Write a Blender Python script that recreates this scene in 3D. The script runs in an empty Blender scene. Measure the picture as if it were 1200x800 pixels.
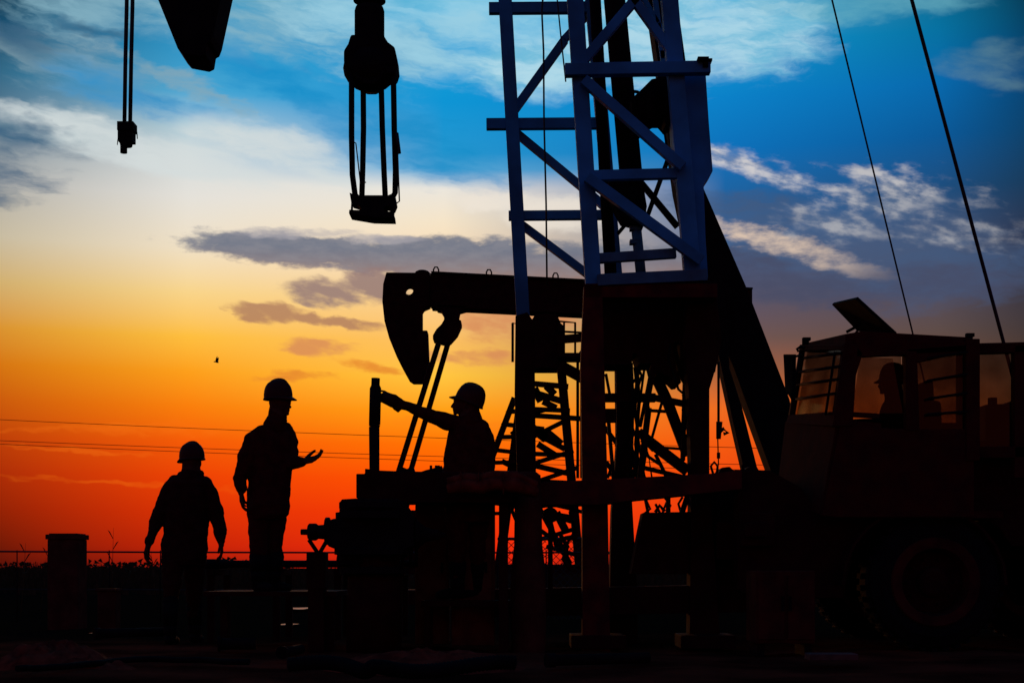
import bpy, bmesh, math, random
from mathutils import Vector, Matrix, noise
from mathutils.geometry import tessellate_polygon
random.seed(7)
S = bpy.context.scene
COL = S.collection
F = 1666.67
CZ = 0.7
def P(px, py, Y):
    return Vector(((px-600)/F*Y, Y, CZ+(665-py)/F*Y))
def L(v):
    v = v/255.0
    return v/12.92 if v <= .04045 else ((v+.055)/1.055)**2.4
def RGB(c): return (L(c[0]), L(c[1]), L(c[2]), 1)

# ------------------------------------------------------------ materials
def mat(name, col, rough=.6, metal=0, col2=None, scale=6, bump=.15, spec=.5, detail=5):
    m = bpy.data.materials.new(name); m.use_nodes = True
    n = m.node_tree.nodes; l = m.node_tree.links
    b = n['Principled BSDF']
    b.inputs['Roughness'].default_value = rough; b.inputs['Metallic'].default_value = metal
    b.inputs['Specular IOR Level'].default_value = spec
    tc = n.new('ShaderNodeTexCoord'); nz = n.new('ShaderNodeTexNoise')
    nz.inputs['Scale'].default_value = scale; nz.inputs['Detail'].default_value = detail
    l.new(tc.outputs['Object'], nz.inputs['Vector'])
    cr = n.new('ShaderNodeValToRGB')
    col2 = col2 or tuple(c*.55 for c in col)
    cr.color_ramp.elements[0].position = .35; cr.color_ramp.elements[0].color = (*col2, 1)
    cr.color_ramp.elements[1].position = .65; cr.color_ramp.elements[1].color = (*col, 1)
    l.new(nz.outputs['Fac'], cr.inputs['Fac']); l.new(cr.outputs['Color'], b.inputs['Base Color'])
    if bump:
        bp = n.new('ShaderNodeBump'); bp.inputs['Strength'].default_value = bump; bp.inputs['Distance'].default_value = .02
        l.new(nz.outputs['Fac'], bp.inputs['Height']); l.new(bp.outputs['Normal'], b.inputs['Normal'])
    return m
M = dict(
    steel=mat('black_greasy_steel', (.016,.011,.011), .85, spec=.08),
    dark=mat('dark_oily_paint', (.045,.008,.006), .85, spec=.08),
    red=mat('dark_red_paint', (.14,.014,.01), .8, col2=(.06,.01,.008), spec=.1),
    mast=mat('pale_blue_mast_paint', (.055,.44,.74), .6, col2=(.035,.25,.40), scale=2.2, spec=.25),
    mastlow=mat('flare_greyed_mast_paint', (.05,.28,.36), .6, col2=(.03,.15,.19), scale=4),  # flare's fade towards the mast foot, put into the paint colour
    line=mat('rusty_line', (.12,.03,.02), .9, spec=.05),
    rope=mat('wire_rope', (.025,.024,.026), .6),
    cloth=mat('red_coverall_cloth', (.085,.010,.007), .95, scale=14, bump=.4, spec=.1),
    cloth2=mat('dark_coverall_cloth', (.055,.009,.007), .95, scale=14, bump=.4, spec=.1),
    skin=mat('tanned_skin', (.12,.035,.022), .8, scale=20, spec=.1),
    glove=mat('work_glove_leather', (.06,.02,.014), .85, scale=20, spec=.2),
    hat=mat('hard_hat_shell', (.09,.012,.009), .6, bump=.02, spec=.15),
    rubber=mat('black_rubber', (.012,.011,.011), .9, spec=.08),
    rim=mat('dusty_red_rim', (.10,.018,.010), .8, col2=(.045,.009,.006), spec=.1),
    cab=mat('faded_red_cab_paint', (.08,.008,.005), .8, col2=(.045,.006,.005), spec=.08),
    concrete=mat('weathered_concrete', (.12,.035,.02), .95, col2=(.06,.018,.01), scale=5, spec=.05),
    box=mat('brown_cabinet_paint', (.2,.075,.03), .8, col2=(.1,.04,.018), spec=.05),
    canvas=mat('rolled_canvas', (.26,.05,.022), .95, col2=(.1,.018,.01), scale=10, bump=.6, spec=.03),
    plant=mat('dry_grass', (.07,.05,.02), .9, col2=(.03,.035,.012), bump=0, spec=.1),
    ceramic=mat('bird_feather', (.05,.045,.04), .9),
    wood=mat('worn_timber', (.14,.08,.05), .85, scale=9, bump=.5),
)
def glassm(name, t, rough=.05, tint=(.8,.75,.7)):
    m = bpy.data.materials.new(name); m.use_nodes = True
    n = m.node_tree.nodes; l = m.node_tree.links; n.clear()
    o = n.new('ShaderNodeOutputMaterial'); tr = n.new('ShaderNodeBsdfTransparent'); g = n.new('ShaderNodeBsdfGlossy')
    d = n.new('ShaderNodeBsdfDiffuse'); d.inputs['Color'].default_value = (.05,.035,.03,1)
    tc = n.new('ShaderNodeTexCoord'); nz = n.new('ShaderNodeTexNoise'); nz.inputs['Scale'].default_value = 2.2; nz.inputs['Detail'].default_value = 6
    l.new(tc.outputs['Object'], nz.inputs['Vector'])
    mr = n.new('ShaderNodeMapRange'); mr.inputs['From Min'].default_value = .3; mr.inputs['From Max'].default_value = .7
    mr.inputs['To Min'].default_value = t*.7; mr.inputs['To Max'].default_value = min(1, t*1.25)
    l.new(nz.outputs['Fac'], mr.inputs['Value'])
    cm = n.new('ShaderNodeCombineColor')
    for i, k in enumerate(('Red','Green','Blue')):
        mm = n.new('ShaderNodeMath'); mm.operation = 'MULTIPLY'; mm.inputs[1].default_value = tint[i]
        l.new(mr.outputs['Result'], mm.inputs[0]); l.new(mm.outputs[0], cm.inputs[k])
    l.new(cm.outputs[0], tr.inputs['Color'])
    g.inputs['Roughness'].default_value = rough; g.inputs['Color'].default_value = (.6,.6,.6,1)
    a = n.new('ShaderNodeMixShader'); a.inputs[0].default_value = .05; l.new(tr.outputs[0], a.inputs[1]); l.new(g.outputs[0], a.inputs[2])
    b = n.new('ShaderNodeMixShader'); b.inputs[0].default_value = .05; l.new(a.outputs[0], b.inputs[1]); l.new(d.outputs[0], b.inputs[2])
    l.new(b.outputs[0], o.inputs['Surface'])
    return m
M['glass'] = glassm('dirty_cab_glass', .66)
M['glass_clear'] = glassm('thin_cab_glass', .93)

# ------------------------------------------------------------ mesh helpers
WL = {}
class MB:
    def __init__(s): s.v = []; s.f = []; s.sm = []
    def add(s, vs, fs, smooth=False):
        o = len(s.v); s.v += [Vector(v) for v in vs]; s.f += [tuple(i+o for i in f) for f in fs]; s.sm += [smooth]*len(fs); return s
    def box(s, c, sz, R=None):
        c = Vector(c); h = Vector(sz)/2
        vs = [Vector((x*h.x, y*h.y, z*h.z)) for x in (-1,1) for y in (-1,1) for z in (-1,1)]
        if R: vs = [R @ v for v in vs]
        return s.add([c+v for v in vs], [(0,1,3,2),(4,6,7,5),(0,4,5,1),(2,3,7,6),(0,2,6,4),(1,5,7,3)])
    def bar(s, p, q, w, d=None, up=None):
        """rectangular bar p->q; w = width seen from the front, d = depth"""
        p = Vector(p); q = Vector(q); d = d or w; z = (q-p).normalized()
        up = Vector(up) if up else Vector((0,1,0))
        if abs(z.dot(up)) > .98: up = Vector((1,0,0))
        x = z.cross(up).normalized(); y = z.cross(x).normalized()
        vs = [b + x*(i*w/2) + y*(j*d/2) for b in (p,q) for i,j in ((-1,-1),(1,-1),(1,1),(-1,1))]
        return s.add(vs, [(0,1,2,3),(7,6,5,4),(0,4,5,1),(1,5,6,2),(2,6,7,3),(3,7,4,0)])
    def hbeam(s, p, q, w, d=None, t=None):
        """open channel: two flanges and a web, seen from the front as a face with lips"""
        d = d or w; t = t or w*.12
        p = Vector(p); q = Vector(q); z = (q-p).normalized(); up = Vector((0,1,0)); x = z.cross(up).normalized(); y = up
        s.bar(p, q, w-2*t-.002, t)
        s.bar(p+x*(w/2-t/2), q+x*(w/2-t/2), t, d); s.bar(p-x*(w/2-t/2), q-x*(w/2-t/2), t, d)
        return s
    def tube(s, p, q, r, r2=None, n=12, cap=True):
        p = Vector(p); q = Vector(q); r2 = r if r2 is None else r2; z = (q-p).normalized()
        up = Vector((0,1,0)) if abs(z.y) < .9 else Vector((1,0,0))
        x = z.cross(up).normalized(); y = z.cross(x)
        vs = [b + (x*math.cos(a)+y*math.sin(a))*rr for b, rr in ((p,r),(q,r2)) for a in [2*math.pi*i/n for i in range(n)]]
        s.add(vs, [(i, n+i, n+(i+1)%n, (i+1)%n) for i in range(n)], True)
        if cap: 
            o = len(s.v)-2*n
            s.f += [tuple(o+i for i in range(n)), tuple(o+n+i for i in reversed(range(n)))]; s.sm += [False,False]
        return s
    def path(s, pts, r, n=8):
        pts = [Vector(p) for p in pts]; rs = r if isinstance(r, (list,tuple)) else [r]*len(pts)
        vs = []; px = None
        for i, p in enumerate(pts):
            z = (pts[min(i+1,len(pts)-1)]-pts[max(i-1,0)]).normalized()
            if px is None: px = z.cross(Vector((0,1,0)) if abs(z.y) < .9 else Vector((1,0,0))).normalized()
            x = (px - z*px.dot(z)).normalized(); px = x; y = z.cross(x)
            vs += [p+(x*math.cos(a)+y*math.sin(a))*rs[i] for a in [2*math.pi*k/n for k in range(n)]]
        fs = [(i*n+k, (i+1)*n+k, (i+1)*n+(k+1)%n, i*n+(k+1)%n) for i in range(len(pts)-1) for k in range(n)]
        s.add(vs, fs, True); o = len(s.v)-len(vs)
        s.f += [tuple(o+i for i in range(n)), tuple(o+len(vs)-n+i for i in reversed(range(n)))]; s.sm += [False,False]
        return s
    def prism(s, pts, Y, th, holes=()):
        """outline in a vertical plane facing -Y, th deep (centred on Y)"""
        loops = [[P(a,b,Y) for a,b in pts]] + [[P(a,b,Y) for a,b in h] for h in holes]
        flat = [v for lp in loops for v in lp]; n = len(flat)
        tris = tessellate_polygon(loops)
        vs = [v-Vector((0,th/2,0)) for v in flat] + [v+Vector((0,th/2,0)) for v in flat]
        fs = [tuple(t) for t in tris] + [tuple(i+n for i in reversed(t)) for t in tris]
        o = 0
        for lp in loops:
            k = len(lp); fs += [(o+i, o+(i+1)%k, n+o+(i+1)%k, n+o+i) for i in range(k)]; o += k
        return s.add(vs, fs)
    def quad(s, a, b, c, d, th):
        a,b,c,d = map(Vector,(a,b,c,d)); nn = (b-a).cross(d-a).normalized()*th/2
        return s.add([a-nn,b-nn,c-nn,d-nn,a+nn,b+nn,c+nn,d+nn], [(0,1,2,3),(7,6,5,4),(0,4,5,1),(1,5,6,2),(2,6,7,3),(3,7,4,0)])
    def ball(s, c, r, R=None, seg=16, rings=10, fn=None):
        c = Vector(c); r = Vector(r) if hasattr(r,'__len__') else Vector((r,r,r)); vs = [Vector((0,0,1))]
        for i in range(1, rings):
            t = math.pi*i/rings
            vs += [Vector((math.sin(t)*math.cos(2*math.pi*k/seg), math.sin(t)*math.sin(2*math.pi*k/seg), math.cos(t))) for k in range(seg)]
        vs.append(Vector((0,0,-1)))
        if fn: vs = [fn(v) for v in vs]
        vs = [Vector((v.x*r.x, v.y*r.y, v.z*r.z)) for v in vs]
        if R: vs = [R @ v for v in vs]
        fs = [(0,1+k,1+(k+1)%seg) for k in range(seg)]
        for i in range(rings-2):
            a = 1+i*seg; b = a+seg
            fs += [(a+k, b+k, b+(k+1)%seg, a+(k+1)%seg) for k in range(seg)]
        a = 1+(rings-2)*seg; e = len(vs)-1
        fs += [(a+k, e, a+(k+1)%seg) for k in range(seg)]
        return s.add([c+v for v in vs], fs, True)
    def lathe(s, c, prof, axis='z', n=24, cap=True):
        c = Vector(c); vs = []
        for r, h in prof:
            for k in range(n):
                a = 2*math.pi*k/n; u, w = r*math.cos(a), r*math.sin(a)
                vs.append(c + (Vector((u,w,h)) if axis=='z' else Vector((u,h,w)) if axis=='y' else Vector((h,u,w))))
        fs = [(i*n+k, i*n+(k+1)%n, (i+1)*n+(k+1)%n, (i+1)*n+k) for i in range(len(prof)-1) for k in range(n)]
        s.add(vs, fs, False); o = len(s.v)-len(vs)
        if not cap: return s
        s.f += [tuple(o+i for i in reversed(range(n))), tuple(o+len(vs)-n+i for i in range(n))]; s.sm += [False,False]
        return s
    def build(s, name, m, parent=None, bevel=0, origin=None):
        if parent is not None: base = WL[parent.name]
        else:
            lo = [min(v[i] for v in s.v) for i in range(3)]; hi = [max(v[i] for v in s.v) for i in range(3)]
            base = Vector(origin) if origin else Vector(((lo[0]+hi[0])/2, (lo[1]+hi[1])/2, lo[2]))
        me = bpy.data.meshes.new(name); me.from_pydata([v-base for v in s.v], [], s.f)
        me.polygons.foreach_set('use_smooth', s.sm)
        bm = bmesh.new(); bm.from_mesh(me); bmesh.ops.recalc_face_normals(bm, faces=bm.faces); bm.to_mesh(me); bm.free()
        me.materials.append(M[m] if isinstance(m,str) else m)
        o = bpy.data.objects.new(name, me); COL.objects.link(o); o.parent = parent
        if parent is None: o.location = base
        WL[o.name] = base
        if bevel:
            b = o.modifiers.new('bevel','BEVEL'); b.width = bevel; b.segments = 2; b.limit_method = 'ANGLE'
        return o
def empty(name, loc):
    o = bpy.data.objects.new(name, None); COL.objects.link(o); o.location = loc; o.empty_display_size = .2; WL[o.name] = Vector(loc); return o
def tag(o, label=None, cat=None, group=None, kind=None):
    if label: o['label'] = label
    if cat: o['category'] = cat
    if group: o['group'] = group
    if kind: o['kind'] = kind
    return o
def hang(p, q, sag, n=14):
    p = Vector(p); q = Vector(q)
    return [p.lerp(q, i/n) - Vector((0,0,sag*4*(i/n)*(1-i/n))) for i in range(n+1)]

# ------------------------------------------------------------ sky (world)
W = bpy.data.worlds.new('World'); S.world = W; W.use_nodes = True
nt = W.node_tree; nt.nodes.clear()
def N(t): return nt.nodes.new(t)
class E:
    def __init__(s, k): s.k = k
    def _op(s, op, *a, clamp=False):
        n = N('ShaderNodeMath'); n.operation = op; n.use_clamp = clamp
        for i, x in enumerate((s,)+a):
            if isinstance(x, E): nt.links.new(x.k, n.inputs[i])
            else: n.inputs[i].default_value = x
        return E(n.outputs[0])
    def __add__(s,o): return s._op('ADD',o)
    def __sub__(s,o): return s._op('SUBTRACT',o)
    def __mul__(s,o): return s._op('MULTIPLY',o)
    def __truediv__(s,o): return s._op('DIVIDE',o)
    def clamp(s): return s._op('ADD',0.0,clamp=True)
def const(v):
    n = N('ShaderNodeValue'); n.outputs[0].default_value = v; return E(n.outputs[0])
def smooth(x, lo, hi):
    n = N('ShaderNodeMapRange'); n.interpolation_type = 'SMOOTHSTEP'
    nt.links.new(x.k, n.inputs['Value']); n.inputs['From Min'].default_value = lo; n.inputs['From Max'].default_value = hi
    return E(n.outputs['Result'])
def lin(x, lo, hi):
    n = N('ShaderNodeMapRange'); nt.links.new(x.k, n.inputs['Value']); n.inputs['From Min'].default_value = lo; n.inputs['From Max'].default_value = hi
    return E(n.outputs['Result'])
def mixc(f, a, b):
    n = N('ShaderNodeMix'); n.data_type = 'RGBA'; n.clamp_factor = True
    if isinstance(f, E): nt.links.new(f.k, n.inputs[0])
    else: n.inputs[0].default_value = f
    for x, i in ((a,6),(b,7)):
        if isinstance(x, tuple): n.inputs[i].default_value = x
        else: nt.links.new(x, n.inputs[i])
    return n.outputs[2]
W.cycles.sampling_method = 'NONE'
tc = N('ShaderNodeTexCoord'); sep = N('ShaderNodeSeparateXYZ'); nt.links.new(tc.outputs['Generated'], sep.inputs[0])
dx, dy, dz = [E(sep.outputs[i]) for i in range(3)]
AZ = dx._op('ARCTAN2', dy)*57.29578
EL = dz._op('ARCSINE')*57.29578
def paz(px): return math.degrees(math.atan((px-600)/F))
def pel(py, px=600): return math.degrees(math.atan((665-py)/math.hypot(F, px-600)))
def nz(sx, sy, seed, detail=6, rough=.55, ax=None, ey=None, dist=0):
    c = N('ShaderNodeCombineXYZ'); nt.links.new(((ax or AZ)*sx).k, c.inputs[0]); nt.links.new(((ey or EL)*sy).k, c.inputs[1]); c.inputs[2].default_value = seed
    n = N('ShaderNodeTexNoise'); n.inputs['Scale'].default_value = 1; n.inputs['Detail'].default_value = detail; n.inputs['Roughness'].default_value = rough
    n.inputs['Distortion'].default_value = dist
    nt.links.new(c.outputs[0], n.inputs['Vector']); return E(n.outputs['Fac'])
def ramp(py_cols):
    r = N('ShaderNodeValToRGB'); nt.links.new((EL/25.0).k, r.inputs[0]); cr = r.color_ramp
    st = sorted([(max(0,pel(y))/25.0, RGB(c)) for y, c in py_cols])
    cr.elements[0].position = st[0][0]; cr.elements[0].color = st[0][1]
    cr.elements[1].position = st[-1][0]; cr.elements[1].color = st[-1][1]
    for p, c in st[1:-1]:
        e = cr.elements.new(p); e.color = c
    return r.outputs[0]
cols = [  # edge columns darker: lens vignette put into the sky colours
 (0,   {0:(8,44,62),60:(14,68,96),120:(50,105,135),180:(95,125,145),240:(176,176,172),300:(200,188,162),350:(210,176,112),400:(218,148,48),440:(214,118,15),480:(203,90,8),520:(190,62,5),560:(172,42,5),600:(148,30,5),640:(112,22,6),663:(85,15,8)}),
 (220, {0:(70,150,185),60:(40,145,195),120:(70,165,210),165:(180,205,215),200:(214,220,220),240:(228,225,218),300:(240,224,196),350:(248,212,138),400:(253,190,62),440:(252,158,25),480:(249,125,8),520:(243,88,4),560:(235,62,3),600:(218,45,5),640:(195,32,8),663:(150,22,10)}),
 (520, {0:(95,185,220),60:(15,158,215),120:(0,148,212),180:(30,150,208),200:(90,170,215),222:(235,230,220),260:(245,228,200),300:(250,220,180),350:(250,205,140),400:(252,190,95),440:(255,196,62),480:(255,158,20),520:(255,112,0),560:(255,78,0),600:(250,52,6),640:(243,38,12),663:(215,30,14)}),
 (850, {0:(80,180,220),60:(10,150,210),120:(0,128,200),180:(0,112,186),240:(26,95,155),290:(66,96,138),340:(78,82,108),400:(112,84,80),440:(165,95,62),480:(235,105,32),520:(242,88,15),560:(240,70,12),600:(232,58,12),640:(220,45,12),663:(180,35,12)}),
 (1100,{0:(8,108,140),60:(0,112,160),120:(0,104,172),180:(2,88,152),240:(25,76,124),300:(68,84,115),350:(78,75,92),400:(92,74,70),440:(112,72,52),480:(155,76,35),520:(170,62,20),560:(160,48,12),640:(120,30,10),663:(90,22,10)}),
 (1200,{0:(5,55,70),60:(0,66,100),120:(0,70,120),180:(5,66,110),240:(20,58,92),300:(42,52,78),350:(55,54,68),400:(66,55,56),440:(78,56,44),480:(88,52,32),520:(90,44,20),600:(80,28,10),663:(50,14,8)}),
]
base = ramp(list(cols[0][1].items()))
for i in range(1, len(cols)):
    base = mixc(lin(AZ, paz(cols[i-1][0]), paz(cols[i][0])), base, ramp(list(cols[i][1].items())))
# warped coordinates for the clouds
w1 = nz(.22,.5,1.3,4) - .5; w2 = nz(.22,.5,7.7,4) - .5
w3 = nz(.9,2.2,3.1,4) - .5
AW = AZ + w1*5.0 + w3*1.2; EW = EL + w2*2.2 + w3*.5
fine = nz(.5,1.7,11.0,8,.6,AW,EW); t8 = math.radians(9); wisp = nz(.32,1.5,23.0,9,.6,(AZ*math.cos(t8)-EL*math.sin(t8))+w3*1.3,(AZ*math.sin(t8)+EL*math.cos(t8))+w3*.5+w1*1.2); lump = nz(1.0,2.6,31.0,7,.6)
def ell(px, py, rx, ry, rot=0, a=None, e=None):
    cx, cy = paz(px), pel(py, px); k = F*math.pi/180; t = math.radians(rot)
    X = (a or AW) - cx; Y = (e or EW) - cy
    u = (X*math.cos(t) - Y*math.sin(t))/(rx/k); v = (X*math.sin(t) + Y*math.cos(t))/(ry/k)
    return const(1) - (u*u + v*v)
def cloud(src, shapes, col, nzv, amp, lo, hi, op, a=None, e=None):
    m = None
    for sh in shapes:
        x = ell(*sh, a=a, e=e)
        m = x if m is None else m._op('SMOOTH_MAX', x, .3)
    m = m._op('MAXIMUM', -1.5)
    f = smooth(m + (nzv-.5)*amp, lo, hi)*op
    return mixc(f, src, RGB(col) if isinstance(col, tuple) and len(col)==3 else col), f
sky = base
SW = (AZ + w3*1.1, EL + w3*.5)     # gently warped
# elongated curdled noise, streaks tilted down to the right
sk = math.radians(14)
SA = AZ*math.cos(sk) - EL*math.sin(sk); SE = AZ*math.sin(sk) + EL*math.cos(sk)
curd = nz(.42,1.35,61.0,8,.52,SA + w3*1.2,SE + w3*.5); curd2 = nz(1.0,2.3,77.0,7,.52,SA,SE)
cmix = (curd*.62 + curd2*.38)
# thin pale veil across the top
sky,_ = cloud(sky, [(150,10,190,50),(340,20,150,60),(470,60,130,45)], (138,182,198), wisp, 2.6, .1, 1.4, .8)
sky,_ = cloud(sky, [(560,50,180,62),(430,20,120,40)], (160,212,232), wisp, 3.2, -.3, 1.5, .75)
sky,_ = cloud(sky, [(80,75,170,36,6),(200,88,120,12,22),(60,150,110,22)], (140,168,178), wisp, 2.6, .2, 1.4, .75)
sky,_ = cloud(sky, [(150,165,170,26,10),(330,172,130,30,12)], (212,220,220), wisp, 2.2, -.2, 1.2, .85)
sky,_ = cloud(sky, [(880,42,112,56),(770,40,120,75),(640,80,110,40)], mixc(smooth(wisp,.35,.62), RGB((118,190,218)), RGB((178,218,232))), fine, 1.4, .0, 1.0, .88, *SW)
sky,_ = cloud(sky, [(1165,82,70,30,14),(1190,60,50,24)], (105,142,150), cmix, 3.4, .0, 1.9, .6)
sky,_ = cloud(sky, [(1030,0,170,20)], (110,180,195), wisp, 2, .1, 1.4, .6)
# deep blue patches
sky,_ = cloud(sky, [(10,150,80,22,12),(5,205,70,40,0),(30,50,80,26,10),(120,40,70,10,10)], (18,80,118), wisp, 3.0, .0, 1.5, .85)
sky,_ = cloud(sky, [(150,106,110,26,8),(330,95,140,26,18),(480,160,150,40,24)], (6,140,200), wisp, 2.4, .0, 1.4, .85)
# bright strip then grey slab behind the far pump
sky,_ = cloud(sky, [(650,250,80,26),(580,236,60,14)], (238,228,214), lump, .8, .0, .9, .8, *SW)
grey = mixc(smooth(EL, pel(345), pel(290)), RGB((160,124,110)), RGB((102,112,132)))
grey = mixc(smooth(lump, .35, .68)*.45, grey, RGB((136,136,146)))
sky,_ = cloud(sky, [(350,294,150,20,3),(520,303,170,27,0),(690,318,150,36,0)], grey, lump, 1.5, -.1, .55, .95, *SW)
sky,_ = cloud(sky, [(330,273,105,8,-2),(450,281,60,7)], (168,164,170), wisp, 2.4, .1, 1.0, .7, *SW)
sky,_ = cloud(sky, [(385,345,62,20,8),(440,336,60,26)], (146,120,118), cmix, 3.4, .05, .9, .9, *SW)
sky,_ = cloud(sky, [(312,364,50,14,4),(390,377,78,8,5)], (172,122,95), cmix, 3.2, .05, .9, .85, *SW)
sky,_ = cloud(sky, [(370,406,58,12,2),(600,372,90,34),(560,420,90,12,2)], (212,135,88), cmix, 3.4, .1, 1.1, .8, *SW)
sky,_ = cloud(sky, [(360,439,52,8,3),(440,431,60,8,8),(330,443,40,6)], (226,130,45), cmix, 3.4, .1, 1.1, .8, *SW)
sky,_ = cloud(sky, [(150,505,260,6),(80,525,130,5),(520,500,120,6),(150,570,230,6)], (250,118,20), wisp, 2.6, .2, 1.3, .3)
# right-hand clouds
sky,_ = cloud(sky, [(880,250,120,30,12),(960,300,140,32,8),(1090,320,170,50)], (64,88,124), fine, 1.6, .0, 1.2, .8)
wht = mixc(smooth(curd2, .38, .62), RGB((130,142,165)), RGB((215,210,208)))
sky,_ = cloud(sky, [(870,190,90,20,20),(950,220,90,24,18),(1040,212,80,20,8)], wht, cmix, 4.6, .2, 1.7, .9, *SW)
wht2 = mixc(smooth(curd2, .38, .62), RGB((105,120,145)), RGB((178,178,182)))
sky,_ = cloud(sky, [(1060,240,130,44,14),(985,262,90,36,10),(1120,270,95,24,10)], wht2, cmix, 5.0, .1, 2.0, .88, *SW)
sky,_ = cloud(sky, [(860,270,70,13,14),(925,288,90,16,16),(1000,314,70,12,14)], mixc(smooth(AZ, paz(900), paz(1060)), RGB((228,202,178)), RGB((140,132,138))), lump, 2.6, -.1, 1.5, .92, *SW)
sky,_ = cloud(sky, [(880,306,80,16,14),(940,338,150,26,6),(1100,330,120,26,4)], (68,74,100), lump, 2.0, -.1, 1.3, .8, *SW)
# mottling
sky = mixc(smooth(EL, pel(0)-1, 48), sky, (.006,.028,.08,1))
side = AZ._op('ABSOLUTE')
back = mixc(smooth(EL, 6, 34), (.13,.014,.008,1), (.005,.042,.15,1))
sky = mixc(smooth(side, 19, 95), sky, back)
sky = mixc(smooth(EL, -0.2, -1.5), sky, (.006,.003,.003,1))
bg = N('ShaderNodeBackground'); nt.links.new(sky, bg.inputs[0]); bg.inputs[1].default_value = 1.0
ns = N('ShaderNodeTexSky'); ns.sky_type = 'NISHITA'; ns.sun_disc = False
ns.sun_elevation = math.radians(1.0); ns.sun_rotation = math.radians(-4); ns.dust_density = 2
bg2 = N('ShaderNodeBackground'); nt.links.new(ns.outputs[0], bg2.inputs[0]); bg2.inputs[1].default_value = .0015
ad = N('ShaderNodeAddShader'); nt.links.new(bg.outputs[0], ad.inputs[0]); nt.links.new(bg2.outputs[0], ad.inputs[1])
wo = N('ShaderNodeOutputWorld'); nt.links.new(ad.outputs[0], wo.inputs[0])

sl = bpy.data.lights.new('sun', 'SUN'); sl.energy = .3; sl.angle = math.radians(4); sl.color = (1,.35,.1)
so = bpy.data.objects.new('sun', sl); COL.objects.link(so)
d = Vector((math.sin(math.radians(-4)), math.cos(math.radians(-4)), math.tan(math.radians(3))))
so.rotation_euler = d.to_track_quat('Z','Y').to_euler()

# ------------------------------------------------------------ ground
def gh(x, y):
    h = .05*noise.noise(Vector((x*.5, y*.5, 0))) + .025*noise.noise(Vector((x*2.1, y*2.1, 3))) + .012*noise.noise(Vector((x*6, y*6, 9)))
    k = max(0, min(1, (y-3)/3)); far = max(0, min(1, (60-y)/30))
    return h*k*far - .03
def axis(a, b, n, g=1.0): return [a+(b-a)*(i/n)**g for i in range(n+1)]
gm = bpy.data.materials.new('oily_mud'); gm.use_nodes = True
n_ = gm.node_tree.nodes; l_ = gm.node_tree.links; b_ = n_['Principled BSDF']
t_ = n_.new('ShaderNodeTexCoord'); z_ = n_.new('ShaderNodeTexNoise'); z_.inputs['Scale'].default_value = .9; z_.inputs['Detail'].default_value = 9
l_.new(t_.outputs['Object'], z_.inputs['Vector'])
c_ = n_.new('ShaderNodeValToRGB'); c_.color_ramp.elements[0].color = (.03,.007,.004,1); c_.color_ramp.elements[1].color = (.24,.05,.022,1)
c_.color_ramp.elements[0].position = .35; c_.color_ramp.elements[1].position = .7
l_.new(z_.outputs['Fac'], c_.inputs[0]); sp_ = n_.new('ShaderNodeSeparateXYZ'); l_.new(t_.outputs['Object'], sp_.inputs[0])
mr_ = n_.new('ShaderNodeMapRange'); mr_.inputs['From Min'].default_value = 12.5; mr_.inputs['From Max'].default_value = 15.5; l_.new(sp_.outputs['Y'], mr_.inputs['Value'])
mx_ = n_.new('ShaderNodeMix'); mx_.data_type = 'RGBA'; l_.new(mr_.outputs[0], mx_.inputs[0]); l_.new(c_.outputs[0], mx_.inputs[6]); mx_.inputs[7].default_value = (.02,.012,.006,1)   # far ground kept near black, its shade put into the colour
l_.new(mx_.outputs[2], b_.inputs['Base Color'])
r_ = n_.new('ShaderNodeMapRange'); r_.inputs['From Min'].default_value = .35; r_.inputs['From Max'].default_value = .7; r_.inputs['To Min'].default_value = .75; r_.inputs['To Max'].default_value = 1
l_.new(z_.outputs['Fac'], r_.inputs['Value']); l_.new(r_.outputs[0], b_.inputs['Roughness'])
b_.inputs['Specular IOR Level'].default_value = 0.0
z2 = n_.new('ShaderNodeTexNoise'); z2.inputs['Scale'].default_value = 7; z2.inputs['Detail'].default_value = 8; l_.new(t_.outputs['Object'], z2.inputs['Vector'])
bp = n_.new('ShaderNodeBump'); bp.inputs['Strength'].default_value = .8; bp.inputs['Distance'].default_value = .08
l_.new(z2.outputs['Fac'], bp.inputs['Height']); l_.new(bp.outputs[0], b_.inputs['Normal'])
M['mud'] = gm
xs = [-3000,-900,-300,-120,-60,-30]+[-14+i*.16 for i in range(176)]+[30,60,120,300,900,3000]
ys = [-60,-20,-5,0,3]+[6+i*.16 for i in range(110)]+[24+i*1.5 for i in range(24)]+[65,90,130,200,350,700,1500,3200]
g = MB(); g.add([(x,y,gh(x,y)) for y in ys for x in xs], [(j*len(xs)+i, j*len(xs)+i+1, (j+1)*len(xs)+i+1, (j+1)*len(xs)+i) for j in range(len(ys)-1) for i in range(len(xs)-1)], True)
tag(g.build('ground', 'mud', origin=(0,0,0)), kind='structure')

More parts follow.
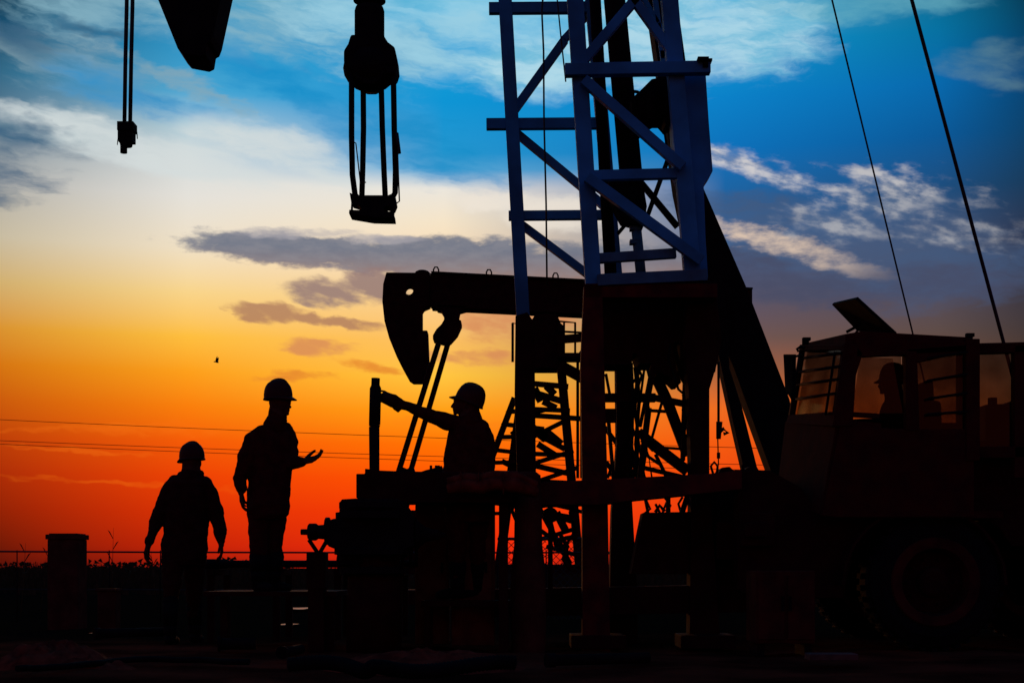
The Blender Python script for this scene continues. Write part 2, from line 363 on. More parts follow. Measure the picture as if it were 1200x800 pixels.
# distant scrub and grass along the horizon
g = MB()
for i in range(2600):
    Y = random.uniform(38, 95); x = random.uniform(-.40, .42)*Y
    hh = random.uniform(.5,1.05) + .45*noise.noise(Vector((x*.12, Y*.05, 2)))
    for k in range(5):
        a = random.uniform(-.5,.5); w = random.uniform(.03,.09); b = Vector((x+random.uniform(-.5,.5), Y+random.uniform(-.4,.4), -.05)); t = b+Vector((math.sin(a)*hh*.6, random.uniform(-.1,.1), hh*math.cos(a)*random.uniform(.6,1)))
        g.add([b-Vector((w,0,0)), b+Vector((w,.03,0)), t], [(0,1,2)])
for i in range(620):
    Y = random.uniform(48, 90); x = random.uniform(-.37, .40)*Y; s = random.uniform(.45,.72)*(1+.9*noise.noise(Vector((x*.16,5,Y*.03)))); s = max(s,.3)
    for k in range(80):
        v = Vector((random.gauss(0,1.1), random.gauss(0,.5), abs(random.gauss(0,.62))))*s; v.z = min(v.z, 1.15*s); c = Vector((x,Y,0))+v
        R = Matrix.Rotation(random.uniform(0,6.3),3,'Y') @ Matrix.Rotation(random.uniform(0,6.3),3,'Z')
        q = .13*s
        g.add([c+R@Vector((-q,0,-q)), c+R@Vector((q,0,-q*.4)), c+R@Vector((q*.3,0,q))], [(0,1,2)])
tag(g.build('scrub', 'plant', origin=(0,60,0)), 'low scrub and rough grass in a dark band along the horizon', 'scrub', kind='stuff')
# tall reeds standing clear of the scrub
for i, (px, top, lean, lab) in enumerate([(27,636,3,'short thin reed nearest the left edge of the photo'),(88,630,-4,'thin reed just left of the square capped pillar'),(131,618,2,'tallest reed, just right of the square capped pillar'),(52,641,5,'short reed leaning between the edge and the pillar'),(180,645,-3,'small reed between the pillar and the left worker')]):
    Y = 20.5+i*.7; b = P(px-lean, 665+CZ*F/Y, Y); t = P(px+lean, top, Y)
    g = MB(); g.path([b, b.lerp(t,.5)+Vector((.01,0,0)), t], [.006,.005,.0015], 5)
    for k in range(5):
        f = .35+.13*k; c = b.lerp(t, f); s = 1 if k%2 else -1
        e = c+Vector((s*.09,.02,.14)); g.add([c-Vector((0,0,.008)), c+Vector((0,.004,.012)), c.lerp(e,.6)+Vector((0,0,.03)), e], [(0,1,2,3)])
    tag(g.build('reed', 'plant', origin=b), lab, 'reed', 'reeds at the left')

# ------------------------------------------------------------ fence and pillar
def gz(px, Y): return P(px, 665, Y).x, Y
FY = 19.0
fr = empty('wire_fence', (P(300,665,FY).x, FY, 0)); tag(fr, 'long wire fence with thin posts and netting running behind the wellhead', 'fence')
for k, px in enumerate((-120, 20, 128, 188, 372, 460, 583, 640, 700)):
    b = P(px, 0, FY); x = b.x
    MB().tube((x,FY,-.1), (x,FY, CZ+(640-642)/F*FY+.28 if 0 else CZ+.235), .009, .008, 8).build('post', 'steel', fr)
for py in (646, 690):
    MB().path(hang(P(-140,py-1,FY), P(720,py+1,FY), .01, 20), .012 if py==646 else .006, 6).build('wire', 'rope', fr)
g = MB()
for (a, b) in ((583,640),(640,700)):
    x0, x1 = P(a,0,FY).x, P(b,0,FY).x; zt, zb = P(0,631,FY).z, .02
    s = .1; n = int((x1-x0)/s)+8
    for i in range(-9, n):
        for sg in (1,-1):
            p = Vector((x0+i*s, FY, zb)); q = Vector((x0+i*s+(zt-zb), FY, zt))
            if sg<0: p, q = Vector((x0+i*s+(zt-zb), FY+.006, zb)), Vector((x0+i*s, FY+.006, zt))
            d_ = q-p; t0 = 0; t1 = 1
            for lim in (x0, x1):
                pass
            def clipx(v0, v1, xa, xb):
                dxx = v1.x-v0.x; ts = sorted([(xa-v0.x)/dxx, (xb-v0.x)/dxx]); return max(0,ts[0]), min(1,ts[1])
            t0, t1 = clipx(p, q, x0, x1)
            if t1-t0 > .02: g.tube(p.lerp(q,t0), p.lerp(q,t1), .0045, None, 4, False)
g.tube(P(583,631,FY), P(700,631,FY), .02, None, 8)
g.build('netting', 'rope', fr)

PY = 17.0
pr = empty('square_pillar', (P(79,665,PY).x, PY, 0)); tag(pr, 'square masonry pillar with a flat overhanging cap beside the left fence', 'pillar')
w = 37/F*PY; zt = P(0,632,PY).z; c = pr.location
MB().box((c.x,PY,zt/2-.05), (w*.96,w*.96,zt+.1)).build('shaft', 'concrete', pr, .01)
MB().box((c.x,PY,zt+.03), (w*1.06,w*1.06,.058)).box((c.x,PY,zt+.066), (w*.9,w*.9,.012)).build('cap', 'concrete', pr, .008)
# small tapered stub posts in the dark field
for px, top, lab in ((128,690,'squat concrete stub right of the capped pillar'),):
    b = P(px,0,15.5); g = MB(); g.box((b.x,15.5,.2), (.2,.2,.5)).box((b.x,15.5,.46), (.24,.24,.03)); tag(g.build('stub_post','concrete',bevel=.01), lab, 'post')

# ------------------------------------------------------------ power lines
for i, (ya, yb, lab) in enumerate([(485,532,'topmost power line across the orange sky'),(511,548,'middle power line, close above the lowest one'),(514.5,556,'lowest of the three power lines across the orange sky')]):
    Y = 70+i*.5
    g = MB(); g.path(hang(P(-250,ya-6,Y), P(1500,yb+6,Y), .35, 40), .015, 5)
    tag(g.build('power_line','line'), lab, 'power line', 'power lines behind the well')

# ------------------------------------------------------------ bird
bY = 55; c = P(254,424,bY); bd = empty('flying_bird', c); tag(bd, 'tiny bird in flight against the orange sky above the workers', 'bird')
g = MB(); g.ball(c, (.085,.035,.03), Matrix.Rotation(.25,3,'Y'), 10, 8); g.ball(c+Vector((-.09,0,.012)), .024, None, 8, 6); g.tube(c+Vector((-.11,0,.01)), c+Vector((-.135,0,.003)), .008, .001, 6); g.add([c+Vector((.07,0,-.02)), c+Vector((.15,-.03,-.05)), c+Vector((.15,.03,-.05))],[(0,1,2)]); g.build('body','ceramic',bd)
for s in (1,-1):
    g = MB(); r = c+Vector((0,s*.02,.01)); e = r+Vector((.01,s*.08,.1)); t = r+Vector((.05,s*.12,.2))
    g.add([r+Vector((-.05,0,0)), r+Vector((.05,0,0)), e+Vector((.045,0,0)), e+Vector((-.03,0,.0)), t], [(0,1,2,3),(3,2,4)])
    g.add([v+Vector((0,.006,.003)) for v in g.v[:5]], [(0,1,2,3),(3,2,4)]); g.build('wing','ceramic',bd)

# ------------------------------------------------------------ far pumpjack
Y = 29.0
pj = empty('beam_pumpjack', (P(650,0,Y).x, Y, 0)); tag(pj, 'pumpjack with a curved hanging head and two long slanting rods behind the reaching worker', 'pumpjack')
head = [(453.7,321.5),(450,335),(449,355),(451.5,378),(457,398),(466,420),(473,434),(479.6,446),(484,449),(495,449),(498,442),(503,427),(501.5,389),(495,389),(495,366),(497,363),(504,360),(504,322)]
hole = [(480+5*math.cos(a), 342+5.5*math.sin(a)) for a in [2*math.pi*i/16 for i in range(16)]]
MB().prism(head, Y, .42, [hole]).build('horsehead','dark',pj,.015)
g = MB(); g.prism([(504.5,322),(700,332),(880,341),(880,380),(700,370),(600,365),(504.5,360)], Y, .34).prism([(506,320.5),(700,330.5),(880,339.5),(880,341.5),(700,332.6),(506,322.6)], Y, .5).prism([(506,359),(700,369),(700,371.5),(506,362)], Y, .5)
g.build('walking_beam','dark',pj,.01)
for px, py in ((511,321),(573,324),(651,328)):
    g = MB(); g.path([P(px-3,py+2,Y), P(px-3,py-5,Y), P(px-1.5,py-8,Y), P(px+1.5,py-8,Y), P(px+3,py-5,Y), P(px+3,py+2,Y)], .016, 6).build('lifting_loop','dark',pj)
g = MB(); g.ball(P(495,321,Y), (.16,.2,.08)); g.build('pin_cover','dark',pj)
for a, b, h in ((526,560,-5.5),(594,627,-6),(668,700,-6)):
    MB().path([P(a,326+(a-526)*.05,Y-.2), P(a,321+(a-526)*.05,Y-.2), P(b,322+(a-526)*.05,Y-.2), P(b,327+(a-526)*.05,Y-.2)], .012, 6).build('beam_rail','dark',pj)
g = MB(); g.prism([(512,360),(546,360),(546,364),(539,366),(537,376),(541,378),(541,382),(536,393),(528,402),(523,404),(508,400),(508,395),(512,388),(518,382),(521,377),(521,372),(517,365),(512,364)], Y, .5); g.build('equalizer','dark',pj,.01)
for (a,b,c_,d_,dy) in ((514,402,466,556,-.35),(525,402,480,556,.35)):
    MB().bar(P(a,b,Y+dy), P(a+(a-c_)*-1.5*.45,b+(556-402)*1.55*.45*2.1,Y+dy) if 0 else P(a-(a-c_)*1.25, b+(d_-b)*1.25, Y+dy), .105, .1).build('pitman_arm','dark',pj)
g = MB(); g.prism([(430,600),(452,572),(478,590),(470,625),(446,640),(430,625)], Y, .3); g.build('crank_weight','dark',pj)
g = MB(); g.box(P(500,630,Y), (1.5,.9,1.1)); g.build('gearbox','dark',pj,.04)
g = MB(); g.prism([(470,661),(700,661),(700,672),(470,672)], Y, 1.4); g.box((P(640,0,Y).x,Y,.1),(6,1.6,.3)); g.build('base_frame','dark',pj)
# samson post
g = MB()
g.prism([(627,372),(652,372),(656,382),(660,386),(660,434),(617,434),(617,386),(622,380)], Y, .8)
g.build('saddle_bearing','dark',pj)
for (a,b,c_,d_,w_,dy) in ((616,430,585,664,11,-.7),(616,430,585,664,11,.7),(657,425,679,664,10,-.7),(657,425,679,664,10,.7)):
    MB().bar(P(a,b,Y+dy*.4), P(c_,d_,Y+dy), w_/F*Y, .18).build('samson_leg','dark',pj)
g = MB()
for (a,b,c_,d_,w_) in ((620,449,666,453,6),(626,460,662,471,7),(618,479,668,481,5),(616,486,690,491,5.5),(614,500,662,526,6),(614,517,660,494,5),(610,531,668,533,5),(606,549,672,528,5),(604,540,672,556,6),(600,574,676,548,5),(598,562,676,566,5),(600,590,676,612,6),(640,600,676,606,4),(606,640,678,618,5),(618,570,668,660,6),(626,455,634,470,9),(640,452,650,462,8),(636,470,652,478,7),(622,500,640,514,10),(640,505,658,520,8),(630,520,652,534,7),(600,505,612,522,6),(588,540,612,552,6),(594,556,610,548,5),(640,566,676,580,8),(650,590,676,596,7),(612,606,660,640,5),(640,640,676,650,5),(652,600,664,624,9)):
    g.bar(P(a,b,Y-.5), P(c_,d_,Y-.5), w_/F*Y, .1)
g.build('cross_brace','dark',pj)
g = MB()
a0, b0 = Vector((603,466)), Vector((568,560))
for dy in (-.3,.3): g.bar(P(a0.x,a0.y,Y+dy-1), P(548,612,Y+dy-1), .12,.06)
for i in range(9):
    t = i/8; y_ = 482+t*120; x_ = 603-(y_-466)*.372
    g.bar(P(x_,y_,Y-1.0), P(x_+42,y_+2+(3 if i%2 else -3),Y-.6), 3.4/F*Y, .3)
g.build('stairway','dark',pj)
g = MB()
for px in (601,609,655,661,674,685):
    g.tube(P(px,424,Y-.5), P(px+(0 if px<650 else 0),378,Y-.5), .022, None, 6)
g.path([P(600.5,424,Y-.5),P(600.5,379,Y-.5),P(613,379,Y-.5)], .022, 6)
g.path([P(650,376,Y-.5),P(674,378,Y-.5),P(674,420,Y-.5)], .022, 6)
g.path([P(652,388,Y-.6),P(688,390,Y-.6)], .022, 6); g.bar(P(652,398,Y-.5),P(690,395,Y-.5), .16,.1)
g.bar(P(654,419,Y-.5), P(683,419,Y-.5), .08,.8); g.bar(P(656,428,Y-.5), P(700,452,Y-.5), .2,.2)
g.path([P(677,560,Y-.3),P(677,425,Y-.3),P(679,415,Y-.3),P(684,408,Y-.3),P(692,405,Y-.3)], .03, 6)
g.path([P(681,560,Y-.2),P(681,430,Y-.2)], .022, 6)
g.build('access_rail','dark',pj)

# ------------------------------------------------------------ near pumpjack: its head and rope hang in from above
Y = 14.5
nj = empty('overhead_pumpjack', (P(760,0,Y).x, Y+1.5, 0)); tag(nj, 'pumpjack with its head and twin rope hanging in at the top left of the sky', 'pumpjack')
g = MB(); g.prism([(150,-190),(160,-120),(172,-60),(187,-1),(214,66),(219,72),(240,76),(246,73),(248,60),(252,58),(255,50),(268,-10),(275,-90),(300,-190)], Y, .45).prism([(158,-110),(170,-56),(185,-1),(187,-1),(172,-60),(160,-120)], Y, .6)
g.build('horsehead','steel',nj,.012)
g = MB(); g.bar(P(270,-150,Y), P(900,-120,Y+3.6), .55, .4); g.build('walking_beam','steel',nj)
for px, ex in ((148.2,145.8),(155,152.5)):
    MB().path([P(170,-190,Y), P(158,-120,Y), P(px+1,-50,Y), P(px+.2,10,Y), P((px+ex)/2,70,Y), P(ex,146,Y)], .021, 8).build('bridle_rope','rope',nj)
g = MB(); g.box(P(149,150,Y), (.165,.16,.09)); g.box(P(148.5,160,Y), (.15,.14,.13)); g.tube(P(148,163,Y),P(148,172,Y),.075,.06); g.tube(P(145,170,Y),P(145,179.5,Y),.036); g.path([P(158,150,Y-.05),P(160.5,155,Y-.05),P(161,163,Y-.05)],.006,5); g.path([P(139.5,158,Y-.05),P(138,164,Y-.05),P(137.5,170,Y-.05)],.006,5)
g.build('carrier_bar','steel',nj,.01)
YL = 16.0
apex = P(742,-110,YL)
g = MB(); 
def strip(pts, Yq, th): return MB().prism(pts, Yq, th)
strip([(742,-110),(775,-110),(822,225),(871,338),(922,470),(938,560),(938,700),(905,700),(903,560),(856,430),(812,330),(790,225)], YL, .35).build('samson_leg','steel',nj,.01)
strip([(828,360),(848,360),(853,433),(868,480),(888,560),(905,640),(890,640),(872,560),(856,490)], YL-.4, .25).build('samson_leg','steel',nj,.01)
strip([(742,-110),(758,-110),(790,-20),(786,-20)], YL, .2).build('saddle_plate','steel',nj)
# ------------------------------------------------------------ hook with bails
Y = 13.0
hk = empty('travelling_hook', P(437,258,Y)); tag(hk, 'black lifting hook with four long bails hanging in the sky left of the mast', 'hook')
def prof(px, pts): return [(r/F*Y, (258-y)/F*Y) for r, y in pts]
c = P(433,258,Y)
MB().lathe(c, prof(0,[(8,-60),(9,-8),(18,-3),(19,2),(8,4),(8,6),(16,9),(17.5,14),(17.5,48),(19,55),(20,60)]), n=28).build('swivel','steel',hk,.003)
g = MB(); g.prism([(413,48),(451,48),(456,56),(464,62),(466,72),(467,84),(464,93),(456,93),(452,88),(452,92),(447,100),(440,105),(428,105),(420,100),(415,90),(409,86),(405,80),(405,66),(410,58)], Y, .3)
g.ball(P(434,80,Y), (.25,.2,.22)); g.build('hook_block','steel',hk,.02)
for i,(pts, dy) in enumerate([([(412,85),(412,160),(413,205),(416,228),(420,233)],-.1),([(425.5,85),(426,150),(425,200),(424,232)],.14),([(446.5,90),(448,150),(450,200),(451.5,232)],.14),([(461,90),(462,150),(463.5,200),(463,226),(459,233)],-.1)]):
    MB().path([P(a,b,Y+dy) for a,b in pts], .026, 10).build('bail','steel',hk)
g = MB(); g.prism([(411,229),(418,232),(456,232),(463,229),(465,240),(462,247),(454,244),(450,247),(425,247),(420,243),(413,241)], Y, .2); g.prism([(426,246.5),(450,246.5),(452,251),(462,252),(463,259),(437,258.5),(410.5,254),(411,249.5),(424,250)], Y, .24)
g.tube(P(413,236,Y-.06), P(412,251,Y-.06), .011); g.tube(P(461,238,Y-.06), P(461,253,Y-.06), .011)
g.build('elevator','steel',hk,.006)
g = MB()
g.path([P(412,165,Y-.14),P(417,168,Y-.15),P(419,185,Y-.15),P(422,212,Y-.15),P(429,214,Y-.15)], .006, 5)
g.path([P(464,158,Y-.13),P(468,170,Y-.15),P(466,182,Y-.15),P(468,236,Y-.15),P(465,238,Y-.13)], .007, 5)
g.tube(P(465,156,Y-.12), P(468,180,Y-.12), .016)
g.build('latch_chain','rope',hk)
g = MB()
for px in (425,431,437,442): g.path([P(px,-2,Y), P(470+(px-433)*1.5,-1480,Y+.2)], .012, 6)
tag(g.build('hoisting_line','rope', origin=P(433,-2,Y)), 'wire lines rising from the lifting hook out of the top of the picture', 'cable')

# ------------------------------------------------------------ mast
YB, YA = 13.0, 14.3    # front face, rear face
ms = empty('lattice_mast', (P(700,0,13.6).x, 13.6, 0)); tag(ms, 'tall leaning lattice mast painted pale blue above dark red lower legs', 'mast')
LT = {'A':((584,0),(613,372),15.5),'C':((697,0),(722,330),15),'B':((666.5,0),(695,332),18.5),'D':((788,0),(812,335),19)}
def legx(k, y):
    (x0,y0),(x1,y1),w_ = LT[k]; return x0+(x1-x0)*(y-y0)/(y1-y0)
for k in 'ACBD':
    Yq = YB if k in 'BD' else YA; w_ = LT[k][2]/F*Yq
    g = MB(); yb = {'A':372,'C':340,'B':336,'D':336}[k]
    p, q = P(legx(k,yb),yb,Yq), P(legx(k,-1500)+(40 if k in 'AB' else -20),-1500,Yq)
    if k in 'BD': g.bar(p, q, w_, .13)
    else: g.bar(p, q, w_, .12)
    g.build('leg','mast',ms,.006)
def brace(x0,y0,x1,y1,w_,Yq,name='brace',m='mast',d_=.08):
    return MB().bar(P(x0,y0,Yq), P(x1,y1,Yq), w_/F*Yq, d_).build(name,m,ms,.004)
# rear face rungs and diagonals (A-C)
for y_, x0, x1 in ((10.5,573,704),(146,570,703),(253,596,712)): brace(x0,y_,x1,y_-1,12.5 if y_!=253 else 10.5,YA,'rung')
brace(601,132,662,47,9.5,YA+.09); brace(660,48,692,14,8,YA+.09); brace(605,156,697,232,9,YA+.09); brace(612,264,700,330,9,YA+.09); brace(697,232,716,250,9,YA+.1)
brace(580,-130,700,2,9,YA+.09); brace(575,-262,700,-132,9,YA+.09)
# front face (B-D)
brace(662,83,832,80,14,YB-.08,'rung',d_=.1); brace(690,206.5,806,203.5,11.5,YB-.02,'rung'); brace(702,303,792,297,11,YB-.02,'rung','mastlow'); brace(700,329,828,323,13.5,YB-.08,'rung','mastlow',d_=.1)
brace(680,76,748,-4,11,YB-.02); brace(748,-4,786,-60,11,YB-.02); brace(684,94,800,196,12,YB-.1); brace(688,208,822,306,12.5,YB-.12)
for k in range(1,7):
    y0 = 80-200*k
    brace(legx('B',y0),y0,legx('D',y0),y0,12,YB-.02,'rung'); brace(legx('A',y0+60),y0+60,legx('C',y0+60),y0+60,11,YA,'rung')
    brace(legx('B',y0),y0,legx('D',y0+190),y0+190,10,YB-.02)
for y_ in (-900,-500,-100): 
    for a,b in (('A','B'),('C','D')): MB().bar(P(legx(a,y_),y_,YA), P(legx(b,y_),y_,YB), .08,.08).build('side_brace','mast',ms)
# side faces' braces seen behind
for (x0,y0,x1,y1,w_) in ((751,-6,771,28,6),(771,28,784,55,6),(765,-20,777,70,6),(776,60,778,82,6)): brace(x0,y0,x1,y1,w_,13.5,'side_brace',d_=.05)
for (x0,y0,x1,y1,w_) in ((783,186,757,258,5.5),(751,214,794,266,7),(734,262,724,274,4)): brace(x0,y0,x1,y1,w_,13.9,'side_brace','steel',d_=.05)
# right-hand box plate of the mast
g = MB(); g.prism([(783,88),(824,88),(828,150),(832.5,206),(822,222),(824,280),(827,330),(806,336),(797,222),(790,206)], YB+.25, .32); g.build('side_plate','mast',ms,.006)
g = MB(); g.box(P(823,72,YB-.1), (.1,.16,.03)).box(P(832,72,YB-.1), (.03,.1,.02)).box(P(826,77,YB-.1), (.05,.1,.05)); g.build('plate_lug','steel',ms)
# hydraulic ram column
g = MB(); g.tube(P(706,-150,13.7), P(741,222,13.7), .098, .112, 20); g.tube(P(741,222,13.7), P(746,262,13.7), .112,.105,20); g.tube(P(744,255,13.7), P(751,262,13.7), .05)
g.prism([(712,215),(752,215),(757,245),(753,268),(728,262),(716,240)], 13.7, .2); g.build('raising_ram','steel',ms)
g = MB(); g.tube(P(745,262,13.7), P(752,330,13.7), .05,.05,16); 
for y_ in (268,284): g.box(P(744,y_,13.7),(.1,.1,.04))
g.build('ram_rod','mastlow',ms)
g = MB(); g.tube(P(689,-150,13.9), P(716,330,13.9), .055,.06,14); g.build('inner_tube','steel',ms)
g = MB(); g.prism([(738,122),(748,113),(762,99),(768,98),(772,94),(785,91),(787,150),(778,152),(776,145),(766,145),(758,149),(750,158),(742,158)], 13.45, .3); g.tube(P(764,104,13.28),P(764,142,13.28),.05); g.build('winch_bracket','steel',ms,.006)
g = MB(); g.path([P(740,107,13.4),P(747,108,13.4),P(755,113,13.4)],.016,6); g.build('hose','steel',ms)
g = MB(); g.path([P(772,150,13.4),P(779,158,13.4),P(781,170,13.4)],.01,6)
g.build('hose','steel',ms)
# lines inside the mast
g = MB(); g.path([P(634,-600,13.8),P(636,0,13.8),P(635,14,13.8),P(637,60,13.8),P(637.5,140,13.8),P(640,240,13.8),P(641,335,13.8)], .009, 6); tag(g.build('hanging_line','rope'), 'thin loose line hanging down through the open left side of the mast', 'cable')
g = MB(); g.path([P(640,-500,13.6),P(653,0,13.6),P(658,50,13.6),P(663,96,13.6)], .007, 6); tag(g.build('hanging_line','rope'), 'very thin line running just left of the bright front leg of the mast', 'cable')
# lower red portion
def low(name, pts, Yq, th, m='red'): return MB().prism(pts, Yq, th).build(name, m, ms, .006)
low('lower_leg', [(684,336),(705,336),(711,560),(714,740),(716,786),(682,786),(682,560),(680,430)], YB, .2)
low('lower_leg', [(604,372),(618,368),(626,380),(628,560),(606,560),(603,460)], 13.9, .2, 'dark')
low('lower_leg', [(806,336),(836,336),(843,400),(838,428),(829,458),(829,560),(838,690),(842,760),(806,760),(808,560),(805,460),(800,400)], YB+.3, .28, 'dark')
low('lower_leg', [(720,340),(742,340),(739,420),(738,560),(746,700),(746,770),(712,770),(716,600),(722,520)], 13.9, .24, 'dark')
low('table_frame', [(700,338),(834,338),(840,400),(834,440),(806,446),(800,437),(797,437),(792,404),(785,407),(789,436),(795,452),(790,453),(783,446),(768,440),(766,444),(760,430),(747,430),(743,418),(739,418),(738,431),(706,431),(700,420)], 13.7, .5, 'dark')
low('table_beam', [(684,336),(838,336),(838,352),(684,352)], YB+.05, .3, 'red')
for (x0,y0,x1,y1,w_,Yq) in ((706,466,768,466,10,13.6),(757,464,802,473,7,13.5),(763,481,792,482.5,3,13.5),(766,428,756,480,7,13.4),(760,478,750,562,7,13.4),(768,440,782,470,12,13.9),(782,470,806,534,12,13.9),(754,512,806,552,12,13.45),(748,505,768,526,9,13.45),(773,524,801,526,2.4,13.8),(768,532,783,562,3.4,13.6),(713,492,719,562,4,13.7),(786,392,797,436,5,13.6),(795,434,806,452,6,13.6),(706,487,722,487,16,13.7),(803,440,800,540,5,13.8)):
    brace(x0,y0,x1,y1,w_,Yq,'brace','dark',.08)
for i,(pts, r) in enumerate([
    ([(740,425),(742,470),(741,510),(739,562)],.014),([(744,430),(746,450),(744,480),(748,510),(742,562)],.016),([(752,420),(747,440),(749,470),(745,520),(750,562)],.018),
    ([(748,432),(752,440),(748,452),(747,468)],.014),([(756,425),(750,470),(746,500),(752,540),(756,562)],.012),([(757,480),(757,530),(752,562)],.014),([(748,560),(758,520),(764,560)],.009),([(741,500),(748,520),(746,562)],.012),
    ([(741,470),(738,500),(743,540),(746,560)],.012),([(706,546),(712,545),(718,552),(716,558)],.02),([(788,392),(792,396),(786,406)],.012),([(738,455),(741,448),(748,442)],.016)]):
    MB().path([P(a,b,13.5+.03*i) for a,b in pts], r, 6).build('hose','rubber',ms)
for (x0,y0,x1,y1,w_,Yq) in ((722,520,760,566,5,14.0),(745,455,735,520,4,13.9),(742,545,806,560,5,14.0),(708,500,745,548,5,14.1),(764,430,750,500,4,14.0),(776,470,762,520,3,13.9),(710,438,716,470,3,13.9)):
    brace(x0,y0,x1,y1,w_,Yq,'brace','dark',.06)
for i,(pts, r) in enumerate([
    ([(752,520),(760,535),(775,545),(782,562)],.016),([(758,430),(762,446),(757,462),(761,482),(756,500)],.013),
    ([(786,402),(783,420),(790,440),(795,456),(802,462)],.012),([(711,540),(716,548),(712,560)],.014),([(800,462),(803,470),(800,480),(804,490),(800,505),(805,512)],.012),
    ([(744,505),(738,520),(746,535),(740,562)],.012),([(690,570),(676,582),(668,600),(674,622),(662,640),(668,664)],.016),([(628,565),(640,576),(650,590),(662,594),(684,600)],.018),
    ([(756,583),(762,596),(752,604)],.012),([(778,582),(786,592),(781,602)],.010),([(800,582),(795,590),(799,604)],.012),([(768,600),(773,592),(779,599)],.018),([(596,572),(603,584),(600,598),(606,612)],.018)]):
    MB().path([P(a,b,13.2+.03*i) for a,b in pts], r, 6).build('hose','rubber',ms)
# base beams of the mast
low('base_beam', [(590,568),(700,563),(830,556),(866,552),(866,574),(830,578),(748,586),(700,592),(590,592)], YB-.15, .35, 'red')
low('base_panel', [(640,592),(748,588),(748,673),(700,690),(640,690)], 13.5, .1, 'dark') if 0 else None
low('base_panel', [(752,601),(806,600),(812,668),(800,672),(738,672),(744,640)], 13.4, .3, 'dark')
for (x0,y0,x1,y1,w_,Yq) in ((783,580,783,604,5,13.4),(756,584,760,604,3,13.5),(768,590,775,604,2.4,13.5),(775,604,781,588,2,13.5),(806,580,798,604,6,13.4)): brace(x0,y0,x1,y1,w_,Yq,'brace','dark',.06)
low('skid_beam', [(560,690),(884,684),(884,716),(560,722)], YB+.4, .3, 'dark')
for px in (700,826): 
    b = P(px,0,YB+.1); MB().box((b.x,YB+.1,.03),(.5,.5,.12)).build('foot_pad','dark',ms,.01)
g = MB(); b = P(540,-1500,13.6); g.box((b.x,13.6,b.z),(1.9,1.8,.2)); 
for px in (465,500,535,570,605): g.lathe(P(px,-1530,13.4),[(.05,-.06),(.24,-.06),(.24,-.05),(.2,0),(.24,.05),(.24,.06),(.05,.06)],'y',20)
g.box(P(640,-1500,13.6),(.5,.3,.15)); g.build('crown_block','mast',ms)

low('winch_housing', [(829,563),(838,556),(843,549),(852,548),(856,552),(870,551),(876,547),(884,549),(888,557),(905,558),(906,700),(826,700)], 13.6, .35, 'dark')
MB().path([P(872,552,13.4),P(870,546,13.4),P(874,540,13.4),P(880,543,13.4),P(881,552,13.4)], .012, 6).build('hose','rubber',ms)
MB().path([P(836,556,13.4),P(833,546,13.4),P(837,541,13.4),P(841,546,13.4),P(840,554,13.4)], .012, 6).build('hose','rubber',ms)
# guy lines
g = MB(); g.path([P(612,-1498,13.8), P(975,0,17), P(1070,392,19), (P(1150,0,20).x,20,0)], .0115, 6); 
def line2(a, b, r, lab):
    tag(MB().path([a.lerp(b,i/8) for i in range(9)], r, 6).build('guy_line','rope'), lab, 'guy line', 'guy lines of the mast')
line2(P(611.6,-1500,13.8), Vector((P(1150.2,723,20).x, 20, 0)), .0115, 'thinner guy line, coming down behind the raised cab hatch')
line2(P(666,-1500,13.6), Vector((P(1265.6,735,16.67).x, 16.67, 0)), .0215, 'thicker guy line, crossing the upper right corner of the sky')
# tag line with shackle right of the mast
g = MB(); g.path([P(842,424,13.2),P(842,500,13.2)], .012, 6); g.path([P(841,510,13.2),P(842,545,13.2)], .006, 6); g.tube(P(842,530,13.2),P(842,537,13.2),.016)
g.tube(P(843,494,13.2),P(842,514,13.2),.03,.022); g.path([P(841,508,13.2),P(848,502,13.2),P(853,507,13.2),P(848,508,13.2)], .018, 8)
tag(g.build('hanging_shackle','steel'), 'small shackle on a plumb line hanging right of the mast leg', 'shackle')
# ------------------------------------------------------------ truck with the operator's cab
YN, YF_ = 12.5, 14.0
tr = empty('service_truck', (P(1120,0,13.3).x, 13.3, 0)); tag(tr, 'heavy oilfield truck at the right with a barred glass cab and a raised roof hatch', 'truck')
def pn(x,y): return P(x,y,YN)
def pf(x,y): return P(x,y,YF_)
# body of the cab
g = MB(); g.prism([(984,498),(1003,492),(1003,500),(1065,503),(1140,503),(1140,606),(980,606),(962,604)], YN, .08); g.build('side_panel','cab',tr,.01)
g = MB(); g.quad(pn(984,498), pf(924,494), pf(913,584), pn(966,604), .07); g.build('front_panel','cab',tr,.01)
g = MB(); g.prism([(924,500),(1140,500),(1140,600),(915,585)], YF_, .07); g.build('far_panel','cab',tr,.01)
g = MB(); g.box((P(1060,0,13.2).x, 13.25, P(0,606,13.2).z), (1.35,1.5,.06)); g.box((P(1062,0,13.2).x, 13.6, P(0,545,13.2).z), (1.2,.7,.8)); g.build('cab_floor','cab',tr)
g = MB()
g.add([pf(944,402), pn(992,391), pn(1010,388), pn(1134,395), pn(1142,400), pn(1142,408), pn(1062,418), pn(1004,416), pn(990,408), pf(942,412), pf(1010,396), pf(1110,402), pf(1128,412), pf(1060,412)],
      [(0,1,2,10),(10,2,3,11),(11,3,4,12),(4,5,12),(5,6,13,12),(6,7,13),(7,8,9,13),(0,9,8,1),(1,8,7,2),(2,7,6,3),(3,6,5,4),(0,10,13,9),(10,11,13),(11,12,13)])
g.build('roof','cab',tr)
g = MB(); g.quad(pn(1000,398), pn(1140,401), pn(1140,412), pn(1000,419), .09); g.quad(pn(1062,410), pn(1140,404), pn(1140,410), pn(1066,427), .09); g.build('roof_rail','cab',tr,.004)
